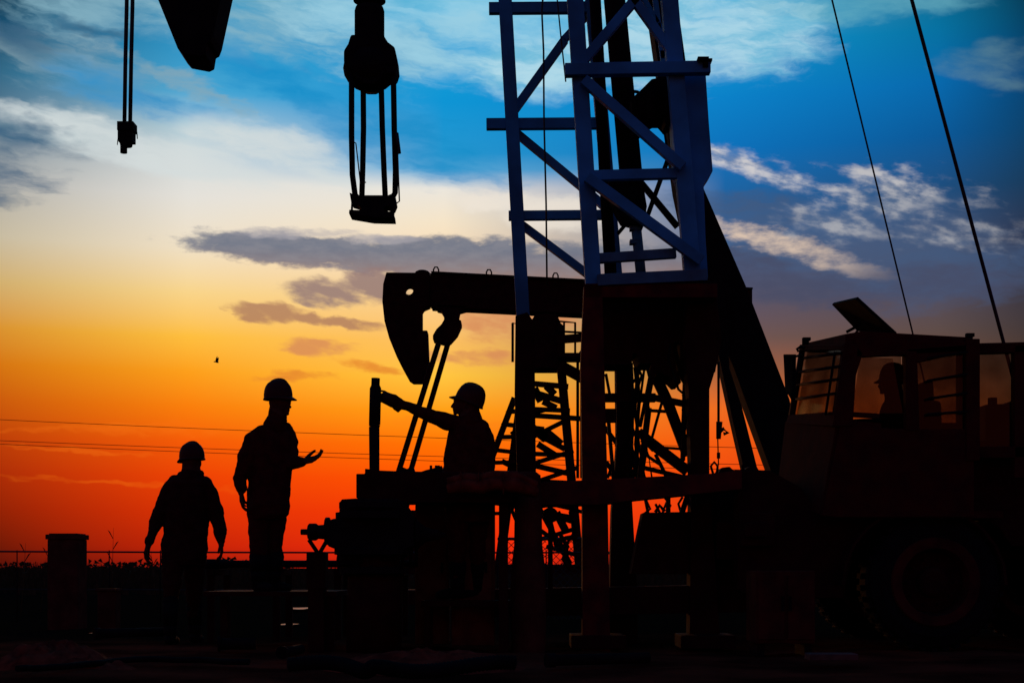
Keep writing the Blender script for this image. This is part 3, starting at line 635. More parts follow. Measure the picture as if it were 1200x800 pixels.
g = MB(); g.quad(pn(988,402), pn(1004,404), pn(998,500), pn(974,500), .1); g.quad(pn(1001,404), pn(1010,414), pn(1002,440), pn(996,478), .09); g.build('front_pillar','cab',tr,.008)
g = MB(); g.quad(pf(938,404), pf(944,404), pf(930,495), pf(923,495), .07); g.build('front_pillar','cab',tr,.006)
g = MB(); g.quad(pn(1060,412), pn(1073,412), pn(1076,505), pn(1060,505), .1); g.build('door_pillar','cab',tr,.008)
g = MB(); g.quad(pn(1130,398), pn(1146,398), pn(1146,540), pn(1130,540), .12); g.build('rear_pillar','cab',tr,.008)
g = MB(); g.quad(pf(1122,404), pf(1136,404), pf(1136,505), pf(1122,505), .1); g.quad(pf(1058,404),pf(1068,404),pf(1068,505),pf(1058,505),.08); g.build('far_pillar','cab',tr)
g = MB(); g.quad(pf(940,404), pn(990,404), pn(990,410), pf(939,411), .05); g.quad(pf(927,487), pn(980,483), pn(978,500), pf(924,497), .06); g.build('windscreen_frame','cab',tr,.006)
MB().quad(pf(941,410), pn(990,407), pn(975,486), pf(929,490), .008).build('windscreen','glass',tr)
gd = MB()
for t in (.13,.33,.52,.73,.88):
    a = pf(941,410).lerp(pf(929,490), t)+Vector((-.02,-.03,0)); b = pn(990,407).lerp(pn(975,486), t-.04)+Vector((-.02,-.03,0)); 
    if t != .88: gd.path([a, b], .014, 6)
a, b = pf(936,414), pn(984,412); gd.path([a.lerp(b,.9), pf(929,490).lerp(pn(975,486),.88)+Vector((-.02,-.04,0))], .012, 6)
gd.build('window_guard','steel',tr)
MB().quad(pn(1008,418), pn(1046,420), pn(1058,484), pn(998,484), .006).build('side_window','glass_clear',tr)
g = MB(); g.bar(pn(996,485.5), pn(1030,487.5), .042, .05); g.bar(pn(998,497), pn(1032,500), .06,.05); g.build('window_ledge','cab',tr)
MB().quad(pn(1075,418), pn(1131,414), pn(1131,503), pn(1075,503), .008).build('rear_side_window','glass',tr)
g = MB()
for y0,y1 in ((421,413),(447,439),(468,461),(486,483)): g.path([pn(1085,y0)-Vector((0,.05,0)), pn(1132,y1)-Vector((0,.05,0))], .012, 6)
g.build('window_guard','steel',tr)
MB().quad(pf(946,412), pf(1056,412), pf(1056,498), pf(932,498), .006).build('far_window','glass_clear',tr)
MB().quad(pf(1068,412), pf(1122,412), pf(1122,500), pf(1068,500), .006).build('far_window','glass_clear',tr)
g = MB(); g.quad(P(1079,447,13.2), P(1089,447,13.2), P(1092,520,13.2), P(1070,520,13.2), .3); g.quad(P(1086,470,13.2), P(1098,472,13.2), P(1100,520,13.2), P(1080,520,13.2), .3); g.build('seat_back','rubber',tr,.03)
g = MB(); g.path([P(1004,520,13.1),P(1006,500,13.1),P(1012,494,13.1)], .02, 8); g.lathe(P(1012,494,13.1), [(.17,-.012),(.2,0),(.17,.012),(.14,0)], 'z', 20); g.build('steering_wheel','rubber',tr)
# hatch
g = MB(); g.quad(P(976,355.5,13.6), P(1004,349,12.9), P(1050,391,12.9), P(1006,387,13.6), .03); g.build('roof_hatch','rubber',tr,.004)
g = MB(); g.path([P(992,389,13.3),P(1003,383,13.3),P(1008,379,13.3)], .014, 6); g.path([P(1001,392,13.1),P(1006,386,13.1)], .01, 6); g.build('hatch_stay','steel',tr)
g = MB(); g.tube(P(944,405,13.9),P(944,398,13.9),.035); g.box(P(945,397.4,13.9),(.075,.06,.03)); g.build('marker_lamp','steel',tr)
MB().path([P(936,412,13.8),P(934,409,13.8),P(938,406,13.8),P(944,408,13.8)],.014,6).build('grab_rail','steel',tr)
g = MB(); g.tube(P(1136,402,12.6),P(1136,393,12.6),.03); g.box(P(1136.5,392.6,12.6),(.07,.05,.03)); g.build('marker_lamp','steel',tr)
g = MB(); g.quad(P(920,415,13.5), P(931,415,13.3), P(930,470,13.3), P(922,456,13.5), .04); g.build('mirror','rubber',tr,.006)
g = MB(); g.path([P(930,418,13.4),P(939,416,13.6),P(941,422,13.7)], .012, 6); g.path([P(932,444,13.4),P(936,430,13.5),P(938,414,13.6)], .01, 6); g.path([P(926,456,13.4),P(916,470,13.4),P(922,478,13.6)], .012, 6); g.build('mirror_arm','steel',tr)
# machinery frame behind the cab
g = MB(); g.bar(P(1140,409,12.6), P(1420,402,12.6), .09, .1); g.bar(P(1194,405,12.6),P(1194,560,12.6), .11,.1); g.bar(P(1400,405,12.6),P(1400,560,12.6), .11,.1); g.bar(P(1146,530,12.6),P(1420,530,12.6), .1,.1); g.build('rear_frame','cab',tr,.006)
MB().quad(P(1146,412,12.62), P(1189,410,12.62), P(1189,528,12.62), P(1146,528,12.62), .006).build('rear_screen','glass',tr)
g = MB(); g.prism([(1146,477),(1170,476),(1175,473),(1200,474),(1290,470),(1290,530),(1146,530)], 15.5, .5); g.tube(P(1163,478,15.5),P(1163,466,15.5),.05); g.prism([(1191,452),(1200,452),(1200,480),(1191,480)], 15, .2); g.build('engine_cover','dark',tr,.02)
g = MB(); g.prism([(975,606),(1140,530),(1440,528),(1440,640),(1180,640),(1165,618),(1140,603),(1083,592),(1030,603),(1000,628),(985,700),(880,700),(862,690),(862,552),(900,552),(935,572),(960,604)], 12.9, .25)
g.build('body_skirt','dark',tr,.01)
g = MB(); g.box((P(1150,0,13.6).x, 13.6, .95), (5.2,1.0,.35)); g.box((P(1300,0,13.6).x,13.7,1.5),(2.6,1.4,.8)); g.build('chassis','dark',tr,.02)
g = MB(); g.prism([(866,600),(905,600),(905,640),(866,640)], 12.75, .3); g.box(P(886,620,12.55),(.2,.06,.14)); g.build('front_bumper','dark',tr,.02)
# wheels
def wheel(px, Yw, r=.6):
    c = Vector((P(px,685,12.9).x, Yw, .575)); n0 = Vector((0,-1,0))
    g = MB(); w = .42
    g.lathe(c, [(r*.62,-w*.42),(r*.66,-w*.48),(r*.8,-w*.5),(r*.95,-w*.42),(r*.99,-w*.3),(r,0),(r*.99,w*.3),(r*.95,w*.42),(r*.8,w*.5),(r*.62,w*.42),(r*.62,-w*.42)], 'y', 48, False)
    for k in range(36):
        a = 2*math.pi*k/36; R = Matrix.Rotation(-a,3,'Y')
        g.box(c+R@Vector((r*1.0,-.1,0)), (.03,.14,.05), R); g.box(c+Matrix.Rotation(-a-.087,3,'Y')@Vector((r*1.0,.08,0)), (.03,.14,.05), Matrix.Rotation(-a-.087,3,'Y'))
    ty = g.build('tyre','rubber',tr)
    g = MB(); g.lathe(c, [(r*.66,-w*.49),(r*.64,-w*.53),(r*.5,-w*.5),(r*.47,-w*.2),(r*.46,w*.1),(r*.6,w*.1),(r*.66,-w*.49)], 'y', 40, False); rm = g.build('rim','rim',tr)
    g = MB(); g.lathe(c, [(.1,-w*.42),(.13,-w*.36),(.14,-w*.16),(r*.455,-w*.12),(r*.455,0)], 'y', 32); 
    for k in range(10):
        a = 2*math.pi*k/10; q = c+Vector((.21*math.cos(a),-w*.18,.21*math.sin(a))); g.tube(q+Vector((0,.05,0)), q-Vector((0,.03,0)), .016, None, 6)
    g.build('hub','dark',rm)
wheel(1083, 12.75); wheel(1290, 12.75); wheel(1083, 14.8); wheel(1290, 14.8)
g = MB(); g.tube((P(1083,0,12.9).x,12.8,.575),(P(1083,0,12.9).x,14.8,.575),.07); g.tube((P(1290,0,12.9).x,12.8,.575),(P(1290,0,12.9).x,14.8,.575),.07); g.build('axle','dark',tr)
g = MB(); 
pts = []; c = P(1083,685,12.55)
for k in range(13):
    a = math.pi*(k/12); pts.append(c+Vector((.72*math.cos(a),0,.7*math.sin(a))))
for i in range(12):
    a,b = pts[i],pts[i+1]; g.quad(a-Vector((0,.02,0)), b-Vector((0,.02,0)), b+Vector((0,.6,0)), a+Vector((0,.6,0)), .025)
g.build('mudguard','dark',tr)

# tool chest on the ground in front
c = P(914,708,11.9); tb = empty('tool_chest', (c.x,11.9,.05)); tag(tb, 'reddish upright steel chest standing left of the truck wheel', 'tool chest')
w_, h_ = 68/F*11.9, 84/F*11.9; z0 = P(0,752,11.9).z
MB().box((c.x,11.9,z0+h_/2), (w_,.5,h_)).build('body','rim',tb,.012)
for s in (-1,1):
    dr = MB().box((c.x+s*w_*.25,11.64,z0+h_*.5), (w_*.44,.02,h_*.88)).build('door','rim',tb,.004)
    MB().box((c.x+s*.03,11.615,z0+h_*.55),(.02,.03,.12)).build('handle','steel',dr)
    MB().box((c.x+s*w_*.4,11.9,z0/2),(.06,.4,z0+.06)).build('foot','steel',tb)

# ------------------------------------------------------------ wellhead and its working deck
YW = 12.3
wh = empty('wellhead', (P(438,0,YW).x, YW, 0)); tag(wh, 'squat black wellhead valve stack with long side arms in front of the reaching worker', 'wellhead')
cx = P(438,0,YW).x
g = MB(); g.prism([(401,590),(404,586),(420,585),(470,586),(478,594),(486,606),(487,640),(479,642),(471,655),(402,662),(400,645),(388,640),(386,612),(401,608)], YW, .42); g.build('valve_body','steel',wh,.02)
g = MB()
def py_at(py): return P(438,py,YW)
c = Vector((cx,YW,0))
for py_, r in ((592,.30),(604,.33),(646,.34),(668,.30)):
    z = P(0,py_,YW).z; g.lathe((cx,YW,z), [(r*.9,-.03),(r,-.025),(r,.025),(r*.9,.03)], 'z', 28)
    for k in range(12):
        a = 2*math.pi*k/12; g.tube((cx+r*.82*math.cos(a),YW+r*.82*math.sin(a),z-.05),(cx+r*.82*math.cos(a),YW+r*.82*math.sin(a),z+.05),.015,None,6)
g.build('flange','steel',wh)
g = MB(); g.tube((cx,YW,-.05),(cx,YW,P(0,640,YW).z),.24,.22,24); g.build('casing','dark',wh)
for yc, pts in ((623,[(351,3),(359,3.2),(359.2,7),(361,9),(369,9),(371.5,7.2),(377,7.6),(386,7.4),(386.2,13),(390,14),(402,14)]),(626,[(486,17),(490,13),(497,8),(505,6),(512,5.2),(515,3),(520,2)])):
    MB().lathe(P(0,yc,YW-.05), [(r_*1.12/F*YW, (x_)/F*YW) for x_, r_ in pts], 'x', 24).build('ram_arm','steel',wh,.004)
g = MB(); g.prism([(387,612),(402,608),(402,640),(394,640),(387,634)], YW, .3); g.tube(P(381,622,YW),P(387,622,YW),.12); g.build('ram_bonnet','steel',wh,.01)
g = MB(); g.path([P(362,632,YW),P(372,647,YW)], .018, 6); g.path([P(383,633,YW),P(375,647,YW)], .018, 6); g.build('arm_strut','steel',wh)
for pts in ([(398,640),(396,655),(397,668)],[(470,640),(472,655),(472,666)],[(476,600),(479,588),(477,578)],[(482,640),(481,664)],[(488,636),(488,664)]):
    MB().path([P(a,b,YW+.1) for a,b in pts], .014, 6).build('hydraulic_hose','rubber',wh)
g = MB()
b = P(372,0,YW+.05); g.box((b.x,YW+.05,P(0,668,YW).z/1), (22/F*YW,.22,.32)); g.box((b.x,YW+.05,.3),(.14,.2,.66)); g.build('support_post','dark',wh,.01)
# tubing joint standing in the well
g = MB(); x = lambda p: P(p,0,YW).x
g.tube(P(439,590,YW),P(438.5,500,YW),.042,.046,20); g.tube(P(438.5,500,YW),P(439,497,YW),.046,.05,20); g.tube(P(439,497,YW),P(440,455,YW),.05,.05,20); g.tube(P(440,455,YW),P(440,451,YW),.05,.037,20); g.tube(P(440,451,YW),P(440.3,443,YW),.037,.037,20)
tag(g.build('tubing_joint','steel'), 'upright black pipe standing in the wellhead, held by the reaching worker', 'pipe')

dk = empty('work_deck', (P(510,0,12.7).x, 12.7, 0)); tag(dk, 'raised steel working deck around the upright pipe', 'work platform')
g = MB(); g.prism([(421,557),(431,557),(431,551),(445,553),(470,554),(600,556),(600,590),(478,590),(470,587),(421,585)], 12.5, .5); g.build('deck_beam','dark',dk,.008)
zt = P(0,556,12.5).z
g = MB(); g.box((P(520,0,13.2).x, 13.15, zt-.04), (1.4,.9,.05)); g.build('grating','dark',dk)
g = MB(); g.prism([(465,556),(471,547),(478,550),(484,546),(487,554)], 12.9, .2); g.prism([(488,555),(500,551),(508,549),(518,546),(520,556)], 12.9, .15)
for px_ in (505,511,514): g.tube(P(px_,550,12.9),P(px_,545,12.9),.012,None,6)
g.build('slip_tool','steel',dk)
for px_, Yq in ((428,12.4),(590,12.4),(590,13.5),(450,13.5)): MB().bar((P(px_,0,Yq).x,Yq,-.05),(P(px_,0,Yq).x,Yq,zt-.1),.08,.08).build('leg','dark',dk)
# two cabinets, bundle, pillar
def cabinet(x0,x1,yt,Yq,lab,col='box'):
    xa, xb = P(x0,0,Yq).x, P(x1,0,Yq).x; zt_ = P(0,yt,Yq).z; r = empty('control_cabinet', ((xa+xb)/2,Yq,0)); tag(r, lab, 'cabinet', 'cabinets under the working deck')
    MB().box(((xa+xb)/2,Yq,zt_/2),(xb-xa,.35,zt_)).build('body',col,r,.01); dr_ = MB().box(((xa+xb)/2,Yq-.185,zt_*.55),((xb-xa)*.86,.02,zt_*.75)).build('door',col,r,.004)
    MB().box((xb-(xb-xa)*.2,Yq-.2,zt_*.55),(.02,.02,.1)).build('handle','steel',dr_)
cabinet(488,527,592,13.2,'narrow brownish cabinet just right of the wellhead arm'); cabinet(530,580,590,13.0,'wider cabinet between the narrow one and the thick pale column')
g = MB()
for i,(y0,r) in enumerate(((563,.055),(571,.06))):
    g.path([P(524,y0+2,12.1-.05*i),P(545,y0-2,12.1-.05*i),P(562,y0,12.1-.05*i),P(580,y0-5,12.1-.05*i),P(604,y0-3,12.15-.05*i),P(628,y0+6,12.2)], [r*.7,r,r*1.1,r*.95,r*1.15,r*.8], 10)
for px_ in (540,561,566,590): g.lathe(P(px_,566,12.1), [(.085,-.008),(.1,0),(.085,.008)], 'x', 16)
tag(g.build('canvas_roll','canvas'), 'rolled brown canvas lying along the front edge of the deck', 'canvas roll')
g = MB(); b = P(619,0,12.6); g.lathe((b.x,12.6,0), [(.15,-.05),(.16,.3),(.15,.7),(.125,.9),(.12,1.3),(.11,1.52),(.07,1.55)], 'z', 24)
tag(g.build('concrete_column','concrete',origin=(b.x,12.6,0)), 'thick pale round column at the foot of the left mast leg', 'column')
g = MB(); g.prism([(600,572),(640,580),(700,578),(700,592),(640,594),(604,600)], 12.9, .2)
for a_,b_,c_,d_ in ((588,578,612,604),(640,596,652,640),(646,610,672,606),(650,640,676,628)): g.path([P(a_,b_,12.9),P((a_+c_)/2,(b_+d_)/2-4,12.9),P(c_,d_,12.9)], .02, 6)
g.ball(P(645,603,12.9), .07); g.tube(P(645,596,12.9),P(645,690,12.9),.022); g.path([P(656,625,12.9),P(665,640,12.9),P(660,655,12.9),P(670,668,12.9)],.02,6)
tag(g.build('pipe_manifold','dark'), 'dark pipework with a round valve between the pale column and the front mast leg', 'pipework')

# platform for the two workers at left and pipe rack
pl = empty('standing_platform', (P(318,0,12.7).x, 12.7, 0)); zt = P(0,692,12.63).z
tag(pl, 'low dark steel platform under the taller of the two workers at left', 'platform')
MB().box((P(325,0,12.7).x,12.8,zt-.02),(1.15,1.0,.04)).build('plate','dark',pl); 
for px_ in (258,392):
    for Yq in (12.4,13.2): MB().bar((P(px_*.93+23,0,Yq).x,Yq,-.06),(P(px_*.93+23,0,Yq).x,Yq,zt-.04),.06,.06).build('leg','dark',pl)
rk = empty('pipe_rack', (P(340,0,14.5).x,14.5,0)); tag(rk, 'low trestle rack behind the two left workers', 'rack')
for px_ in (255,330,400,470):
    b = P(px_,0,14.6); [MB().bar((b.x,yy,-.05),(b.x,yy,.68),.07,.07).build('post','dark',rk) for yy in (14.3,15.1)]
    MB().bar((b.x,14.2,.655),(b.x,15.2,.655),.06,.06).build('crossbar','dark',rk)
pip = []
for i,(x0,x1,py_,Yq,lab) in enumerate([(240,520,659,14.4,'front pipe on the rack, its blunt end showing right of the left worker'),(252,540,656,14.62,'second pipe from the front on the rack'),(248,520,655,14.84,'third pipe from the front on the rack, slightly higher')]):
    g = MB(); z = .74+.0*i; xa, xb = P(x0,0,Yq).x, P(x1,0,Yq).x
    g.tube((xa,Yq,z),(xb,Yq,z),.037,None,14); g.tube((xa-.02,Yq,z),(xa+.12,Yq,z),.05,None,14)
    tag(g.build('steel_pipe','steel'), lab, 'pipe', 'pipes on the rack')

# ------------------------------------------------------------ people
def rot_yaw(a): return Matrix.Rotation(a,3,'Z')
def capsule(g, a, b, ra, rb, n=14):
    g.ball(a, ra, None, n, 8); g.ball(b, rb, None, n, 8); g.tube(a, b, ra, rb, n)
def chain(g, pts):
    for (a,ra),(b,rb) in zip(pts,pts[1:]): capsule(g, a, b, ra, rb)
def headmesh(g, c, yaw, pitch=0, roll=0, s=1.0):
    """face looks along +X of the local frame"""
    R = Matrix.Rotation(yaw,3,'Z') @ Matrix.Rotation(pitch,3,'Y') @ Matrix.Rotation(roll,3,'X')
    def fn(v):
        v = v.copy(); 
        if v.z < 0:
            t = -v.z; v.y *= 1-.24*t*t; v.x = v.x*(1-.12*t) if v.x > 0 else v.x*(1-.35*t)
            v.x += .1*t
        return v
    c = Vector(c)
    g.ball(c, (.099*s,.077*s,.122*s), R, 28, 20, fn)
    def loc(x,y,z): return c + R @ (Vector((x,y,z))*s)
    g.ball(loc(.088,0,-.085), (.018*s,.022*s,.018*s), R, 12, 8)               # chin
    chain(g, [(loc(.094,0,.012),.009*s),(loc(.112,0,-.022),.012*s),(loc(.118,0,-.03),.0125*s)])   # nose
    for y in (-.011,.011): g.ball(loc(.106,y,-.033), .0085*s, None, 8, 6)
    chain(g, [(loc(.091,-.035,.024),.009*s),(loc(.1,0,.022),.009*s),(loc(.091,.035,.024),.009*s)])   # brow
    for y in (-.031,.031): g.ball(loc(.086,y,.003), .013*s, None, 10, 8)     # eyes
    chain(g, [(loc(.093,-.02,-.055),.007*s),(loc(.104,0,-.053),.0085*s),(loc(.093,.02,-.055),.007*s)])
    chain(g, [(loc(.091,-.017,-.066),.007*s),(loc(.101,0,-.066),.009*s),(loc(.091,.017,-.066),.007*s)])
    for y in (-1,1):
        g.ball(loc(-.008,y*.08,-.012), (.018*s,.008*s,.032*s), R, 12, 8)
    return R, loc
def hat(parent, c, R, s=1.0, brim=.062):
    """hard hat; c = centre of the brim opening"""
    g = MB(); n = 40; prof = [(1.0,0),(1.0,.2),(.965,.42),(.88,.63),(.73,.81),(.52,.93),(.27,.99),(0.001,1.01)]
    A, B, H = .137*s, .118*s, .168*s
    vs = []; 
    for r, h in prof:
        for k in range(n):
            a = 2*math.pi*k/n; rid = .012*s*max(0,1-abs(math.sin(a))*5)*(.3+h) if h > .3 else 0
            vs.append(c + R @ Vector((A*r*math.cos(a), B*r*math.sin(a), H*h+rid)))
    fs = [(i*n+k, i*n+(k+1)%n, (i+1)*n+(k+1)%n, (i+1)*n+k) for i in range(len(prof)-1) for k in range(n)]
    g.add(vs, fs, True)
    # crest rib
    rib = []
    for k in range(15):
        a = math.pi*(k/14); rib.append(c + R @ Vector((A*.94*math.cos(a),0,H*1.0*math.sin(a)**.75+.004)))
    g.path(rib, .011*s, 8)
    sh = g.build('hard_hat','hat',parent)
    g = MB(); vs = []
    for lvl, (ex, dz) in enumerate(((0,.012),(1,-.006),(1,-.014),(0,0))):
        for k in range(n):
            a = 2*math.pi*k/n; f = max(0,math.cos(a)); e = (.007+brim*f**3)*s*ex - (.004 if ex==0 else 0)
            vs.append(c + R @ Vector(((A+e)*math.cos(a), (B+e*.8)*math.sin(a), dz*s - (.016*f*f*s if ex else 0))))
    g.add(vs, [(i*n+k, i*n+(k+1)%n, ((i+1)%4)*n+(k+1)%n, ((i+1)%4)*n+k) for i in range(4) for k in range(n)], True)
    g.build('brim','hat',sh)
def handmesh(g, w, d, nrm, thumb, s=1.0, curl=.5, spread=.22, curls=None):
    """w wrist point, d finger direction, nrm back-of-hand normal, thumb = side the thumb leaves"""
    d = Vector(d).normalized(); nrm = Vector(nrm); nrm = (nrm - d*nrm.dot(d)).normalized(); t = Vector(thumb); t = (t - d*t.dot(d) - nrm*t.dot(nrm)).normalized()
    w = Vector(w); r = .0105*s
    capsule(g, w, w+d*.03*s, .026*s, .024*s)
    ks = []
    for i, (off, ln) in enumerate(((.031,.090),(.0105,.094),(-.0105,.089),(-.031,.080))):
        k = w + d*ln*s + t*off*s; capsule(g, w+d*.02*s+t*off*.55*s, k, .016*s, .0125*s); ks.append(k)
    for i, k in enumerate(ks):
        c_ = (curls or [curl]*4)[i]; L_ = [(.040,.025,.020),(.045,.028,.021),(.042,.026,.020),(.032,.020,.018)][i]
        dd = (d + t*(1.5-i)*spread*.5).normalized(); p = k; ang = 0
        for j, l in enumerate(L_):
            ang += c_*(.7,1.0,.6)[j]; v = dd*math.cos(ang) - nrm*math.sin(ang); q = p + v*l*s
            capsule(g, p, q, r*(1-.08*j), r*(.92-.08*j), 10); p = q
    b = w + d*.022*s + t*.02*s; k1 = b + (d*.55+t*.72-nrm*.25).normalized()*.045*s; k2 = k1 + (d*.8+t*.42-nrm*.3).normalized()*.033*s; k3 = k2 + (d*.95+t*.1-nrm*.35).normalized()*.026*s
    chain(g, [(b,.017*s),(k1,.0135*s),(k2,.0115*s),(k3,.0095*s)])
def finish_person(root, g, zones, m_main, voxel=.0055, wr=.012, seed=0):
    """remesh all primitives into one continuous body; zones = [(centre, radius, material)] for skin"""
    base = WL[root.name]
    me = bpy.data.meshes.new('tmp'); me.from_pydata([v-base for v in g.v], [], g.f)
    o = bpy.data.objects.new('tmp', me); COL.objects.link(o)
    rm = o.modifiers.new('r','REMESH'); rm.mode = 'VOXEL'; rm.voxel_size = voxel
    sm = o.modifiers.new('s','SMOOTH'); sm.factor = .6; sm.iterations = 2
    bpy.context.view_layer.update()
    dg = bpy.context.evaluated_depsgraph_get(); nm = bpy.data.meshes.new_from_object(o.evaluated_get(dg))
    bpy.data.objects.remove(o); nm.name = 'body'
    zs = [(Vector(c)-base, r) for c, r, _ in zones]
    nor = [v.normal.copy() for v in nm.vertices]
    for i, v in enumerate(nm.vertices):
        f = 1.0
        for c, r in zs: f = min(f, max(0, min(1, ((v.co-c).length - r)/.04)))
        if f > 0:
            p = v.co + Vector((seed,0,0)); a = noise.noise(Vector((p.x*7,p.y*7,p.z*13))); b = noise.noise(Vector((p.x*20,p.y*20,p.z*30)))
            v.co += nor[i]*f*wr*(a + .35*b)
    for m in (m_main, 'skin', 'glove'): nm.materials.append(M[m])
    for p in nm.polygons:
        p.use_smooth = True; c = p.center
        for (zc, r), z in zip(zs, zones):
            if (c-zc).length < r: p.material_index = 1 if z[2]=='skin' else 2; break
    b = bpy.data.objects.new('body', nm); COL.objects.link(b); b.parent = root; WL[b.name] = base
    return b
def rings(g, data, n=28):
    """loft of ellipses: (centre, half width along axis u, half depth, u direction)"""
    vs = []
    for c, a, b, yaw in data:
        u = Vector((math.cos(yaw),math.sin(yaw),0)); w = Vector((-math.sin(yaw),math.cos(yaw),0))
        for k in range(n):
            t = 2*math.pi*k/n; ct, st = math.cos(t), math.sin(t); e = 2/2.5
            vs.append(c + u*a*math.copysign(abs(ct)**e,ct) + w*b*math.copysign(abs(st)**e,st))
    m = len(data); g.add(vs, [(i*n+k,(i+1)*n+k,(i+1)*n+(k+1)%n,i*n+(k+1)%n) for i in range(m-1) for k in range(n)]); o = len(g.v)-m*n
    g.f += [tuple(o+i for i in range(n)), tuple(o+(m-1)*n+i for i in reversed(range(n)))]; g.sm += [True,True]
def boot(parent, ankle, toe_dir, top, r=.062):
    g = MB(); a = Vector(ankle); t = Vector(toe_dir).normalized()
    z0 = a.z-.09
    g2 = MB(); chain(g2, [(Vector(top),r*1.18),(a+Vector((0,0,.09)),r*.95),(a,r*.86)])
    chain(g2, [(a-Vector((0,0,.04))-t*.03,.047),(a-Vector((0,0,.045))+t*.08,.046),(a-Vector((0,0,.055))+t*.16,.038)])
    return g2.build('boot','rubber',parent)
ppm = lambda Yq: F/Yq

# --- worker 2 (tall, turned to the right)
Y2 = 12.63; u = lambda a,b,dy=0: P(a,b,Y2+dy); k = Y2/F
zf = P(0,690,Y2).z
w2_ = empty('person', (P(312,0,Y2).x, Y2, zf)); tag(w2_, 'taller worker in hard hat and coveralls standing turned right with one open palm held out', 'person')
g = MB(); yw = math.radians(38)
rings(g, [(u(319,499),14*k,.07,yw),(u(318,503),21*k,.09,yw),(u(318,508),25*k,.11,yw),(u(318,520),28*k,.125,yw),(u(318,535),27.5*k,.13,yw),(u(317,550),26.5*k,.13,yw),(u(316,565),26*k,.13,yw),(u(315,577),25.5*k,.135,yw),(u(314.5,590),25.5*k,.145,yw),(u(314,602),25*k,.145,yw),(u(313,608),21*k,.12,yw)])
chain(g, [(u(326,478),10.5*k),(u(325,489),11.5*k),(u(322,500),14*k)])
chain(g, [(u(315,495.5,.02),6*k),(u(331,493,-.02),5.5*k)])     # collar
# left arm (photo left), hanging bent
chain(g, [(u(305,508,-.1),9.5*k),(u(295,517,-.12),10*k),(u(288,535,-.14),10*k),(u(284.5,552,-.13),9*k)])
chain(g, [(u(284,553,-.13),9*k),(u(281,562,-.14),7.5*k),(u(283,572,-.16),6.5*k)]); g.ball(u(280,560,-.14), 6.8*k)
handmesh(g, u(282.5,573,-.16), (0,-.06,-1), (-1,-.2,0), (.9,.35,0), 1.12, .42, .2)
# right arm, palm out
chain(g, [(u(334,504,.12),10.5*k),(u(340,516,.13),9.5*k),(u(341,532,.06),8.5*k),(u(340,542,-.02),8*k)])
chain(g, [(u(340,542,-.02),8*k),(u(348,541.5,-.05),7*k),(u(354,541,-.06),5.5*k)])
handmesh(g, u(354,541,-.06), (1,-.15,.22), (.3,.55,-.9), (-.2,-.3,1), 1.2, .3, .02, [.42,.38,.34,.34])
# legs
for s, dy in ((-1,-.02),(1,.1)):
    x0 = 304 if s<0 else 323
    chain(g, [(u(x0,598,dy),14.5*k),(u(x0-1 if s<0 else x0-1.5,620,dy),12.5*k),(u(x0-.5 if s<0 else x0-4,640,dy),11.5*k),(u(x0,660,dy),9*k),(u(x0,680,dy),6.5*k)])
hp = u(327.5,472.5); R2, loc2 = headmesh(g, hp, math.radians(-30), math.radians(4), 0, 1.04)
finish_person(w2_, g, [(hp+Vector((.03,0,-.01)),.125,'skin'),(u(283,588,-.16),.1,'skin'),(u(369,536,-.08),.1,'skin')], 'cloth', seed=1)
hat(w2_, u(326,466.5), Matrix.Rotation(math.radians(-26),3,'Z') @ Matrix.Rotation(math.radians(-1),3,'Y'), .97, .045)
for x0, dy in ((303,-.02),(321,.1)): boot(w2_, u(x0,681,dy), (1 if x0>310 else .6,-.6,0), u(x0+.5,652,dy), .075)

# --- worker 1 (left, walking away, arms hanging out)
Y1 = 13.5; u = lambda a,b,dy=0: P(a,b,Y1+dy); k = Y1/F
w1_ = empty('person', (P(217,0,Y1).x, Y1, gh(P(217,0,Y1).x,Y1))); tag(w1_, 'shorter worker at the far left in hard hat, both arms hanging out from the sides', 'person')
g = MB(); yw = math.radians(4)
rings(g, [(u(222,556),13*k,.07,yw),(u(222,560),21*k,.09,yw),(u(222,565),25.5*k,.11,yw),(u(221,576),27*k,.13,yw),(u(220,590),27*k,.135,yw),(u(219,605),26.5*k,.135,yw),(u(218,620),26*k,.135,yw),(u(217,632),26.5*k,.14,yw),(u(216,645),26.5*k,.15,yw),(u(215,655),24*k,.15,yw),(u(215,662),20*k,.12,yw)])
chain(g, [(u(224,540),10.5*k),(u(224,550),11*k),(u(223,559),13*k)]); chain(g, [(u(213,556,.02),4.6*k),(u(235,555,.02),4.6*k)])
chain(g, [(u(205,566,0),9.5*k),(u(197,580,-.02),10.5*k),(u(188,600,-.04),9.5*k),(u(182,615,-.06),8*k)]); chain(g, [(u(182,615,-.06),8*k),(u(178,626,-.1),6*k),(u(174.5,635,-.13),5*k)])
handmesh(g, u(174.5,636,-.13), (-.22,-.1,-1), (-.8,.1,.15), (.2,-.8,0), 1.15, .5, .2)
chain(g, [(u(239,566,0),9.5*k),(u(246,580,.02),10.5*k),(u(252,600,.02),9.5*k),(u(257,616,0),8*k)]); chain(g, [(u(257,616,0),8*k),(u(258,625,-.04),7.5*k),(u(259,633,-.08),5*k)]); g.ball(u(259,625,-.03), 6.3*k)
handmesh(g, u(259,634,-.08), (.1,-.1,-1), (.8,.2,.1), (-.3,-.8,0), 1.15, .45, .2)
for x0, x1, dy in ((203,200,-.1),(229,227,.22)):
    chain(g, [(u(x0,652,dy*.4),13.8*k),(u((x0+x1)/2,680,dy*.8),11*k),(u(x1,705,dy),8.5*k),(u(x1,738,dy*1.2),6*k)])
hp = u(225,541); headmesh(g, hp, math.radians(110), math.radians(4), 0, 1.0)
